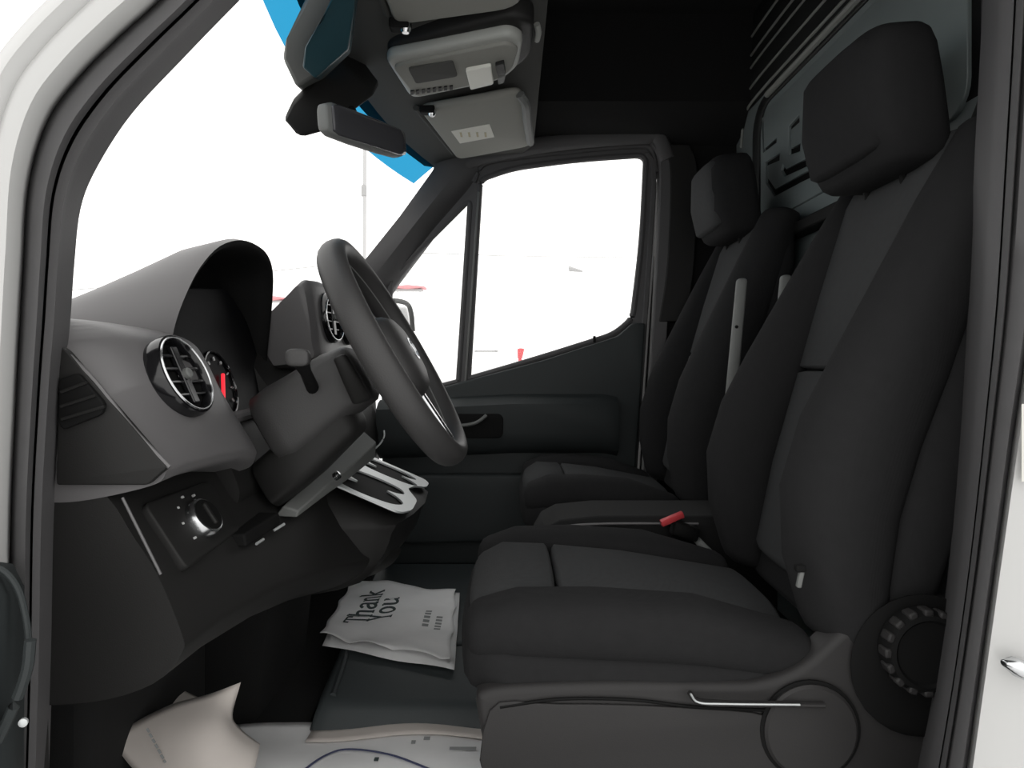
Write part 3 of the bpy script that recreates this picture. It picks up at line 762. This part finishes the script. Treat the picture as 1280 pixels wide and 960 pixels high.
for s in (-1, 1):
    a = WC+wy*s*.06-wt*.005-wn_*.008; b = WC+wy*s*.193-wt*.005+wn_*.0
    sp = pad('spoke', [(a, wt*.040, wn_*.012, 3.5), (a.lerp(b, .5), wt*.030, wn_*.011, 3.5), (b, wt*.034, wn_*.011, 3.5)], 'gloss', sw_, ends=(0, 0), N=20)
    for k in (.35, .55, .75):
        box('spoke_button', a.lerp(b, k)+wn_*.011, (.020, .018, .006), 'black', sp, R=Matrix((wt, wy, wn_)).transposed(), bevel=.002)
for s in (-1, 1):
    a = WC-wt*.06+wy*s*.030-wn_*.006; b = WC-wt*.192+wy*s*.050
    pad('lower_spoke', [(a, wy*.014, wn_*.009, 3), (a.lerp(b, .6), wy*.010, wn_*.009, 3), (b, wy*.016, wn_*.009, 3)], 'chrome', sw_, ends=(0, 0), N=16)

# ------------------------------------------------------------------ seats
LEAN = math.radians(15.5)
def seat(label, xf, xs, y0, zs, hw=.262, driver=True, bol=1.0):
    """xf: front of the cushion, xs: backrest shift, y0: centre line, zs: cushion shift up"""
    e = empty('driver_seat' if driver else 'passenger_seat', (0.2, y0, -0.74), label, 'seat')
    zt = -.348+zs
    kx = (.46-xf)/.535
    def V3(x, y, z): return Vector((xf+(x+.075)*kx, y0+y, z))
    Y = Vector((0, 1, 0)); Z = Vector((0, 0, 1))
    pad('cushion_base', [(V3(-.052, 0, zt-.095), Y*(hw-.03), Z*.050, 4), (V3(.0, 0, zt-.108), Y*(hw-.006), Z*.060, 4),
                         (V3(.25, 0, zt-.122), Y*hw, Z*.060, 4), (V3(.44, 0, zt-.135), Y*(hw-.01), Z*.055, 4)], 'fabric', e, ends=(.022, .02), N=32)
    for s in (-1, 1):
        pad('cushion_bolster', [(V3(-.040, s*(hw-.068), zt-.052), Y*.050, Z*.040, 2.5), (V3(.015, s*(hw-.060), zt-.042), Y*.056, Z*.048, 2.5),
                                (V3(.13, s*(hw-.056), zt-.042), Y*.057, Z*.050, 2.5), (V3(.28, s*(hw-.056), zt-.052), Y*.056, Z*.050, 2.5),
                                (V3(.43, s*(hw-.060), zt-.088), Y*.050, Z*.042, 2.5)], 'fabric', e, ends=(.022, .02))
    iw = hw-.112
    pad('cushion_front_panel', [(V3(-.048, 0, zt-.047), Y*iw, Z*.028, 3.5), (V3(-.01, 0, zt-.033), Y*(iw+.006), Z*.034, 3.5),
                                (V3(.070, 0, zt-.036), Y*(iw+.006), Z*.034, 3.5)], 'fabric_in', e, ends=(.016, .010))
    pad('cushion_centre_panel', [(V3(.090, 0, zt-.038), Y*(iw+.006), Z*.034, 3.5), (V3(.22, 0, zt-.048), Y*(iw+.006), Z*.032, 3.5),
                                 (V3(.43, 0, zt-.080), Y*(iw-.01), Z*.032, 3.5)], 'fabric_in', e, ends=(.010, .015))
    # backrest in its own leaning frame
    a = Vector((math.sin(LEAN), 0, math.cos(LEAN))); n = Vector((-math.cos(LEAN), 0, math.sin(LEAN)))
    B0 = Vector((.487+xs, y0, zt-.045))
    def Q(f, y, h): return B0+a*h+n*f+Vector((0, y, 0))
    pad('backrest_shell', [(Q(-.07, 0, -.02), Y*(hw-.01), n*.055, 4), (Q(-.07, 0, .2), Y*hw, n*.065, 4), (Q(-.063, 0, .45), Y*(hw-.005), n*.060, 4), (Q(-.055, 0, .68), Y*(hw-.010), n*.05, 4), (Q(-.040, 0, .790), Y*(hw-.022), n*.032, 4)], 'fabric', e, ends=(.02, .022), N=36)
    for s in (-1, 1):
        prof = [(.015, .0, .055, .050), (.050, .08, .060, .066), (.072, .18, .062, .076), (.070, .29, .062, .076), (.052, .40, .060, .070), (.032, .52, .057, .060), (.008, .66, .054, .048), (-.018, .790, .048, .036)]
        pad('backrest_bolster', [(Q(f*bol-.022, s*(hw-.048-.012*max(0, h-.45)/.3), h), Y*w-n*s*.022, n*dp+Y*s*.012, 2.5) for f, h, w, dp in prof], 'fabric', e, ends=(.03, .02))
    pad('backrest_lower_panel', [(Q(-.012, 0, .04), Y*(iw+.005), n*.030, 3.5), (Q(-.004, 0, .2), Y*(iw+.01), n*.030, 3.5), (Q(-.004, 0, .385), Y*(iw+.01), n*.028, 3.5)], 'fabric_in', e, ends=(.02, .006))
    pad('backrest_upper_panel', [(Q(-.004, 0, .400), Y*(iw+.01), n*.028, 3.5), (Q(-.006, 0, .55), Y*(iw+.014), n*.028, 3.5), (Q(-.014, 0, .73), Y*(iw+.024), n*.028, 3.5), (Q(-.026, 0, .793), Y*(iw+.022), n*.024, 3.5)], 'fabric_in', e, ends=(.006, .02))
    # headrest, tipped forwards
    w = .152 if driver else .142
    hz = zt+.686
    hx = .650+xs
    def H(dx, z): return Vector((hx+dx-.10*(z), y0, hz+z))
    hr = pad('headrest', [(H(.016, .006), Y*w*.92, Vector((.064, 0, .004)), 4), (H(.002, .06), Y*w, Vector((.073, 0, .004)), 4), (H(.0, .12), Y*w, Vector((.073, 0, .004)), 4), (H(.002, .18), Y*w*.97, Vector((.068, 0, .004)), 4), (H(.006, .205), Y*w*.92, Vector((.058, 0, .004)), 4)], 'fabric', e, ends=(.022, .026), N=32)
    pad('headrest_panel', [(H(-.036, .025), Y*w*.80, Vector((.034, 0, .004)), 4), (H(-.044, .10), Y*w*.84, Vector((.034, 0, .004)), 4), (H(-.034, .195), Y*w*.78, Vector((.034, 0, .004)), 4)], 'fabric' if driver else 'fabric_in', hr, ends=(.014, .016), N=44)
    for s in (-1, 1):
        tube('headrest_post', [Q(-.03, s*.06, .66), H(.01, .05)+Y*s*.06], .007, 'black', e, N=10)
    box('pedestal', V3(.22, 0, (-.735+zt-.14)/2), (.42*kx, .40, zt-.14+.735), 'dashlow', e, bevel=.012)
    return e
drv = seat('large black fabric driver seat with side controls in the foreground', -.085, 0.0, 1.255, 0.0)
# side cover of the driver seat
yk = .985
sk = pxz([(594, 880), (600, 868), (640, 860), (760, 855), (900, 856), (955, 853), (1005, 834), (1050, 795), (1085, 770), (1130, 756), (1185, 752), (1215, 760), (1225, 960)], yk)
sk = smoothpath(sk[:12], 4)+[Vector(sk[12]), Vector((.64, -.70)), Vector((.06, -.72)), Vector(((612-640)/F*yk, -.60))]
plate('side_cover', [sk], XZ(yk+.03), .055, 'skirt', drv, bevel=.012, bres=4)
plate('recess_panel', [smoothpath(pxz([(612, 888), (700, 880), (850, 884), (960, 895), (972, 930), (975, 1000), (640, 1010)], yk), 4, closed=True)], XZ(yk+.001), .006, 'skirt', drv, bevel=.002)
tube('cover_line', [P(u, v, yk-.001) for u, v in smoothpath([(625, 884), (700, 874), (790, 875), (870, 884), (960, 888)], 5)], .0022, 'black', drv, N=6)
tube('adjust_lever', [P(u, v, yk-.012) for u, v in smoothpath([(862, 866), (872, 876), (900, 879), (960, 880), (1030, 881)], 5)], [.006]+[.0075]*10+[.006]*10, 'skirt', drv, N=10, ru=.004)
tube('lever_highlight', [P(u, v, yk-.020) for u, v in smoothpath([(863, 867), (873, 878), (905, 880), (1000, 881)], 5)], .0015, 'alu', drv, N=6)  # silver line painted in for the highlight along the lever
lathe('pivot_ring', [(.071, 0), (.071, .003), (.066, .004)], P(1012, 912, yk), (0, -1, 0), 'black', drv, N=40)
lathe('pivot_disc', [(.066, 0), (.066, .006), (.062, .009), (.02, .010)], P(1012, 912, yk)+Vector((0, .0, 0)), (0, -1, 0), 'skirt', drv, N=40)
pad('knob_shade', [(P(1152, 832, yk+.02), Vector((.104, 0, .0)), Vector((0, 0, .104)), 2), (P(1152, 832, yk-.006), Vector((.100, 0, .0)), Vector((0, 0, .100)), 2)], 'black', drv, ends=(0, .006), N=28)  # black disc stands in for the shading around the knob
kc = P(1148, 808, yk-.012)
kb = lathe('lumbar_knob', [(.057, 0), (.057, .018), (.052, .026), (.046, .028), (.042, .024), (.01, .024)], kc, (0, -1, 0), 'black', drv, N=40)
for i in range(16):
    t = 2*math.pi*i/16
    c = kc+Vector((math.cos(t)*.055, -.016, math.sin(t)*.055))
    box('grip_rib', c, (.010, .022, .013), 'skirt', kb, R=Matrix.Rotation(-t, 3, 'Y'), bevel=.003)
tg = box('seat_tag', P(1000, 724, .985), (.007, .008, .024), 'greyplastic', drv, R=Matrix.Rotation(.2, 3, 'Y'), bevel=.002)
box('tag_loop', P(1000, 710, .985), (.014, .012, .010), 'black', tg, bevel=.002)

pas = seat('smaller black passenger seat beyond the driver seat beside the far door', .025, -.005, 2.09, .042, hw=.268, driver=False, bol=.72)
plate('side_cover', [roundpoly([(.03, -.44), (.50, -.45), (.56, -.40), (.60, -.70), (.10, -.72)], .03)], XZ(1.845), .03, 'dashlow', pas, bevel=.008)

# box between the seats, with the buckle
cb = empty('centre_storage_box', (.2, 1.66, -.74), 'low black storage box between the two seats', 'storage box')
secs = []
for x, zt in ((.055, -.40), (.075, -.365), (.11, -.347), (.20, -.338), (.56, -.338), (.60, -.36)):
    zt -= .008
    secs.append([Vector((x, 1.57, -.72)), Vector((x, 1.57, zt-.015)), Vector((x, 1.585, zt)), Vector((x, 1.77, zt)), Vector((x, 1.785, zt-.015)), Vector((x, 1.785, -.72))])
loft('box_body', secs, 'carpet', cb, smooth=40, bevel=.004)
tube('edge_highlight', smoothpath([(.058, 1.568, -.40), (.08, 1.568, -.380), (.12, 1.568, -.366), (.22, 1.568, -.360), (.42, 1.568, -.360)], 5), .003, 'dash', cb, N=6)  # lighter line stands in for the highlight along the box's top edge
bk = empty('seat_belt_buckle', P(842, 655, 1.53), 'black seat belt buckle with a red release button beside driver seat', 'buckle')
a, b = P(827, 654, 1.53), P(853, 643, 1.55)
pad('buckle_body', [(P(870, 668, 1.55), Vector((0, .018, 0)), Vector((.004, 0, .014)), 4), (P(842, 659, 1.54), Vector((0, .020, 0)), Vector((.006, 0, .016)), 4)], 'black', bk, ends=(.004, .004), N=16)
dr = (b-a).normalized()
pad('release_button', [(a, Vector((0, .012, 0)), dr.cross(Vector((0, 1, 0)))*.0075, 4), (b, Vector((0, .012, 0)), dr.cross(Vector((0, 1, 0)))*.0075, 4)], 'red', bk, ends=(.002, .002), N=16)
pad('belt_stalk', [(P(872, 676, 1.54), Vector((0, .016, 0)), Vector((.006, 0, .006)), 4), (P(893, 697, 1.52), Vector((0, .016, 0)), Vector((.006, 0, .006)), 4)], 'greyplastic', bk, ends=(.002, .002), N=12)

for i, (u, v0, v1, d, lab) in enumerate(((925, 352, 445, 1.66, 'light grey metal bracket post between the seats, nearer passenger seat'), (980, 348, 380, 1.60, 'light grey bracket tip just showing behind the driver backrest'))):
    g = empty('bracket_post', P(u, v1+60, d), lab, 'bracket', 'grey brackets between the seats')
    p0 = P(u+2, v0, d); p1 = Vector((p0.x-.05, d, -.346))
    pad('post', [(p1, Vector((.012, 0, 0)), Vector((0, .012, 0)), 3), (p0.lerp(p1, .5), Vector((.013, 0, 0)), Vector((0, .012, 0)), 3), (p0, Vector((.012, 0, 0)), Vector((0, .012, 0)), 3)], 'greyplastic', g, ends=(.002, .008), N=16)
    if i == 0: lathe('bolt', [(.004, 0), (.004, .003)], p0.lerp(p1, .2)+Vector((-.006, -.011, 0)), (0, -1, 0), 'black', g, N=10)

# ------------------------------------------------------------------ floor things
FZ = -.74
rm = empty('floor_hump', (-.2, 1.6, FZ), 'raised dark rubber floor step below the thank-you paper', 'floor mat')
secs = []
for x, zt in ((-.46, -.735), (-.445, -.69), (-.43, -.678), (-.41, -.684), (.05, -.684)):
    secs.append([(x+.045, 1.385, FZ), (x+.048, 1.40, zt-.015), (x+.05, 1.425, zt), (x-.02, 2.38, zt), (x-.02, 2.40, FZ)])
loft('step_body', secs, 'mat_rubber', rm, smooth=50)
tube('raised_lip', smoothpath([(-.368, 1.43, -.682), (-.385, 1.6, -.680), (-.41, 1.76, -.680)], 4), .007, 'mat_rubber', rm, N=8)
box('step_ridge', (-.18, 1.70, -.680), (.46, .018, .010), 'mat_rubber', rm, bevel=.004)

def sheet(name, f, nu, nv, m, parent, solid=.0012):
    V = [f(i/(nu-1), j/(nv-1)) for j in range(nv) for i in range(nu)]
    Fc = [(j*nu+i, j*nu+i+1, (j+1)*nu+i+1, (j+1)*nu+i) for j in range(nv-1) for i in range(nu-1)]
    o = build(name, V, Fc, m, parent, smooth=70)
    md = o.modifiers.new('thickness', 'SOLIDIFY'); md.thickness = solid; md.offset = -1
    return o
ty = empty('thank_you_paper', (-.3, 1.95, -.68), 'creased white paper floor mat reading Thank You on the far floor', 'paper mat')
ZP = -.662
def quad(u, v, pts):
    a, b, c, d = pts
    return a*(1-u)*(1-v)+b*u*(1-v)+c*u*v+d*(1-u)*v
tyq = [Vector(((u-640)/F*(-ZP*F/(v-HV)), -ZP*F/(v-HV))) for u, v in ((400, 797), (562, 827), (570, 738), (441, 724))]
def tyz(p): return ZP+.003*math.sin(p.x*31+p.y*9)+.003*math.sin(p.y*37-p.x*14)
def tyf(u, v):
    p = quad(u, v, tyq); p = p+Vector((.004*math.sin(v*19), .003*math.sin(u*23)))
    edge = max(0, .12-v)/.12
    return Vector((p.x, p.y, tyz(p)-.0+.012*edge*abs(math.sin(u*9+1))))
ts = sheet('paper_sheet', tyf, 30, 26, 'paper', ty)
def tyf2(u, v):
    p = quad(u*1.0, v*1.03-.03, tyq)+Vector((.012, -.012))
    return Vector((p.x, p.y, tyz(p)-.009))
sheet('under_sheet', tyf2, 16, 14, 'paper', ty)
# lettering: serif strokes in a unit box, x right, y up
G = {
 'T': (.62, [[(.31, .02), (.31, .98)], [(.03, .95), (.59, .95)], [(.04, .95), (.02, .75)], [(.58, .95), (.60, .75)], [(.18, .02), (.44, .02)]]),
 'h': (.58, [[(.12, .02), (.12, 1.0)], [(.12, .50), (.22, .64), (.36, .66), (.44, .55), (.44, .02)], [(.02, .02), (.22, .02)], [(.35, .02), (.54, .02)], [(.02, 1.0), (.12, 1.0)]]),
 'a': (.52, [[(.08, .54), (.16, .65), (.30, .65), (.37, .54), (.37, .10), (.42, .02), (.50, .04)], [(.37, .40), (.18, .34), (.07, .20), (.12, .05), (.24, .02), (.37, .14)]]),
 'n': (.58, [[(.12, .02), (.12, .65)], [(.12, .50), (.22, .64), (.36, .66), (.44, .55), (.44, .02)], [(.02, .02), (.22, .02)], [(.35, .02), (.54, .02)], [(.02, .65), (.12, .65)]]),
 'k': (.58, [[(.12, .02), (.12, 1.0)], [(.12, .28), (.42, .64)], [(.22, .40), (.48, .02)], [(.02, .02), (.22, .02)], [(.40, .02), (.56, .02)], [(.02, 1.0), (.12, 1.0)], [(.33, .64), (.52, .64)]]),
 'Y': (.64, [[(.32, .02), (.32, .46)], [(.32, .44), (.10, .97)], [(.32, .44), (.54, .97)], [(.20, .02), (.44, .02)], [(.0, .97), (.20, .97)], [(.45, .97), (.64, .97)]]),
 'o': (.56, [[(.28+.19*math.cos(t), .34+.31*math.sin(t)) for t in [2*math.pi*i/16 for i in range(17)]]]),
 'u': (.60, [[(.12, .64), (.12, .18), (.18, .04), (.30, .03), (.44, .16)], [(.44, .64), (.44, .02)], [(.02, .64), (.12, .64)], [(.34, .64), (.44, .64)], [(.44, .02), (.56, .02)]]),
}
def text(word, o2, right, up, h, sx, w, m, parent, zoff=.0016):
    """each letter one part, laid on the paper surface"""
    x = 0
    for ch in word:
        adv, strokes = G[ch]; V = []; Fc = []
        for s in strokes:
            pts = smoothpath([(p[0], p[1]) for p in s], 3) if len(s) > 3 else [Vector(p) for p in s]
            thin = abs(pts[0].y-pts[-1].y) < .06 and len(s) == 2
            lp = stroke(pts, w*(.6 if thin else 1)); n = len(pts)
            base = len(V)
            for q in lp:
                g = o2+right*(x+q.x)*sx+up*q.y*h
                V.append(Vector((g.x, g.y, tyz(g)+zoff)))
            for i in range(n-1): Fc.append((base+i, base+i+1, base+2*n-2-i, base+2*n-1-i))
        build('letter', V, Fc, m, parent, smooth=0)
        x += adv
def onpaper(u, v): 
    d = -ZP*F/(v-HV); return Vector(((u-640)/F*d, d))
r_ = (onpaper(474, 740)-onpaper(447, 788)); L_ = r_.length/3.1; r_.normalize(); up_ = Vector((-r_.y, r_.x))
text('Thank', onpaper(458, 780), r_, up_, .062, L_, .13, 'ink', ts)
text('You', onpaper(487, 777), r_, up_, .060, L_, .13, 'ink', ts)
for (u, v, u2, v2) in ((531, 783, 537, 762), (546, 786, 550, 770)):
    a, b = onpaper(u, v), onpaper(u2, v2); n = Vector((-(b-a).y, (b-a).x)).normalized()*.008
    for k in range(5):
        p, q = a.lerp(b, k/5), a.lerp(b, k/5+.13)
        V = [Vector((w.x, w.y, tyz(w)+.0016)) for w in (p-n, q-n, q+n, p+n)]
        build('small_print', V, [(0, 1, 2, 3)], 'inkg', ts, smooth=0)

# driver floor paper, flat
pf = empty('floor_paper', (-.1, 1.25, FZ), 'white protective paper sheet lying flat on the driver floor', 'paper mat')
def pff(u, v):
    x = -.56+u*.60; y = 1.05+v*(.345+.03*math.sin(u*5))
    return Vector((x, y, FZ+.013+.006*math.sin(x*17+y*8)+.004*math.sin(y*31)))
fs = sheet('paper_sheet', pff, 30, 20, 'paper', pf)
pth = [pff(u, v)+Vector((0, 0, .003)) for u, v in smoothpath([(.30, .45), (.36, .66), (.42, .72), (.55, .66), (.75, .50), (1.0, .42)], 6)]
tube('printed_line', pth, .0028, 'inkb', fs, N=5, ru=.001)
for k, (u, v, l) in enumerate(((.42, .93, .02), (.62, .80, .008), (.78, .78, .05), (.66, .86, .012), (.96, .84, .012), (.52, .62, .008))):
    p = pff(u, v)+Vector((0, 0, .0022))
    box('small_print', p, (l, .010, .001), 'inkg' if k != 5 else 'ink', fs, bevel=0)
# beige border strip of the same paper
def pfb(u, v):
    x = -.40+u*.44; y = 1.345+v*.05+.01*math.sin(u*3)
    return Vector((x, y, FZ+.017+.006*math.sin(x*17+y*8)+.004*math.sin(y*31)))
sheet('paper_border', pfb, 24, 4, 'paper_b', pf)
# curled paper
pcu = empty('curled_paper', (-.5, 1.15, FZ), 'crumpled beige paper curling up from the driver floor at left', 'paper mat')
ctl = [[(140, 926, 1.10), (165, 905, 1.12), (215, 880, 1.15), (260, 868, 1.17), (301, 853, 1.19)],
       [(165, 960, 1.08), (200, 935, 1.09), (240, 915, 1.10), (275, 900, 1.13), (291, 893, 1.18)],
       [(215, 1010, 1.05), (245, 975, 1.06), (270, 950, 1.08), (292, 925, 1.12), (300, 910, 1.17)],
       [(270, 1040, 1.05), (300, 1010, 1.06), (315, 975, 1.09), (322, 945, 1.13), (325, 930, 1.17)]]
G3 = [[P(*q) for q in row] for row in ctl]
rows = [smoothpath(r, 5) for r in G3]
cols = [smoothpath([rows[i][j] for i in range(4)], 5) for j in range(len(rows[0]))]
ps = sheet('paper_sheet', lambda u, v: cols[round(u*(len(cols)-1))][round(v*(len(cols[0])-1))], len(cols), len(cols[0]), 'paper_b', pcu)
for k in range(9):
    t = k/8
    p = P(190+28*t, 908+52*t, 1.092-.004*t)+Vector((0, -.012, 0))
    box('small_print', p, (.007, .001, .0035), 'inkg', ps, R=Matrix.Rotation(1.0, 3, 'Y'), bevel=0)
cb2 = [[P(183, 886, 1.24), P(205, 884, 1.24), P(225, 886, 1.25)], [P(192, 868, 1.27), P(220, 872, 1.27), P(245, 880, 1.27)], [P(199, 853, 1.30), P(225, 862, 1.30), P(255, 876, 1.29)]]
rows2 = [smoothpath(r, 4) for r in cb2]
sheet('torn_corner', lambda u, v: smoothpath([rows2[i][round(u*8)] for i in range(3)], 4)[round(v*8)], 9, 9, 'paper_b', pcu)

# ------------------------------------------------------------------ outside; pale base colours carry the wash of the bright sky
om = empty('door_mirror', P(503, 420, 2.75), 'outside mirror housing showing through the quarter window', 'mirror')
pth = smoothpath([P(478, 377, 2.72), P(495, 376, 2.74), P(509, 380, 2.76), P(514, 392, 2.77), P(516, 414, 2.78)], 5)
tube('housing_edge', pth, .008, 'greyplastic', om, N=8, ru=.010)
tube('mirror_arm', [P(462, 412, 2.48), P(490, 425, 2.86)], .02, 'black', om, N=10)
V = [P(470, 380, 2.85), P(508, 383, 2.85), P(513, 415, 2.85), P(470, 430, 2.85)]
V2 = [p+Vector((0.0, .05, 0)) for p in V]
build('housing_shell', V+V2, [(0, 1, 2, 3), (7, 6, 5, 4), (0, 4, 5, 1), (1, 5, 6, 2), (2, 6, 7, 3), (3, 7, 4, 0)], 'white', om, bevel=.01)
D = 32.0
cbl = tube('overhead_cable', smoothpath([P(-60, 372, D), P(120, 360, D), P(395, 333, D+1), P(500, 317, D+2), P(640, 320, D+3), P(800, 322, D+4), P(900, 321, D+5)], 6), .020, 'cable', None, N=6)
tag(cbl, 'thin grey cable running across the white sky outside', 'cable')
lp = empty('lamp_pole', P(455, 470, D), 'slim pale pole standing outside beyond the windscreen', 'pole')
tube('pole_shaft', [P(455, 480, D)+Vector((0, 0, -.4)), P(456, 170, D)], .085, 'washedgrey', lp, N=10)
lathe('pole_collar', [(.13, 0), (.13, .4), (.1, .5)], P(455, 245, D), (0, 0, 1), 'cable', lp, N=10)
for (u, v, w, lab) in ((511, 360, 20, 'low red topped canopy seen through the quarter window'), (346, 374, 14, 'low red topped canopy seen through the windscreen beside the hood')):
    c = P(u, v, D); k = w/F*D
    ce = empty('canopy', P(u, 470, D), lab, 'canopy', 'red topped canopies outside')
    pad('canopy_roof', [(c-Vector((k, 0, 0)), Vector((0, .6, 0)), Vector((0, 0, .05)), 2), (c, Vector((0, .8, 0)), Vector((0, 0, .13)), 2), (c+Vector((k, 0, 0)), Vector((0, .6, 0)), Vector((0, 0, .05)), 2)], 'redpaint', ce, ends=(.05, .05), N=16)
    box('canopy_fascia', c-Vector((0, .2, .13)), (k*1.8, .5, .08), 'cable', ce, bevel=.02)
    for s in (-1, 1):
        tube('canopy_leg', [c+Vector((s*k*.7, 0, -.1)), Vector((c.x+s*k*.7, c.y, -1.35))], .025, 'white', ce, N=8)
rs = empty('red_marker_post', P(650, 480, 20), 'small bright red marker post seen low through the passenger window', 'marker post')
tube('marker_stem', [P(650, 452, 20)+Vector((0, 0, -1.4)), P(650, 440, 20)], .05, 'red', rs, N=8)
pad('marker_head', [(P(650, 447, 20), Vector((.07, 0, 0)), Vector((0, .07, 0)), 2.5), (P(651, 437, 20), Vector((.10, 0, 0)), Vector((0, .08, 0)), 2.5)], 'red', rs, ends=(.03, .04), N=14)
lw = empty('low_barrier', P(608, 470, 22), 'low pale grey barrier on the ground left of red marker post', 'barrier')
box('barrier_rail', P(608, 439, 22), (.75, .1, .06), 'cable', lw, bevel=.01)
for s in (-1, 1): box('barrier_foot', P(608, 455, 22)+Vector((s*.3, 0, -.45)), (.05, .1, 1.75), 'white', lw, bevel=.01)
fl = empty('distant_lamp', P(718, 470, 30), 'small grey lamp head far outside in the passenger window', 'lamp')
pad('lamp_head', [(P(712, 336, 30), Vector((0, .15, 0)), Vector((0, 0, .12)), 2), (P(727, 339, 30), Vector((0, .12, 0)), Vector((0, 0, .04)), 2)], 'cable', fl, ends=(.05, .05), N=12)
tube('lamp_post', [P(713, 338, 30), Vector((P(713, 338, 30).x, 30, -1.35))], .02, 'white', fl, N=6)
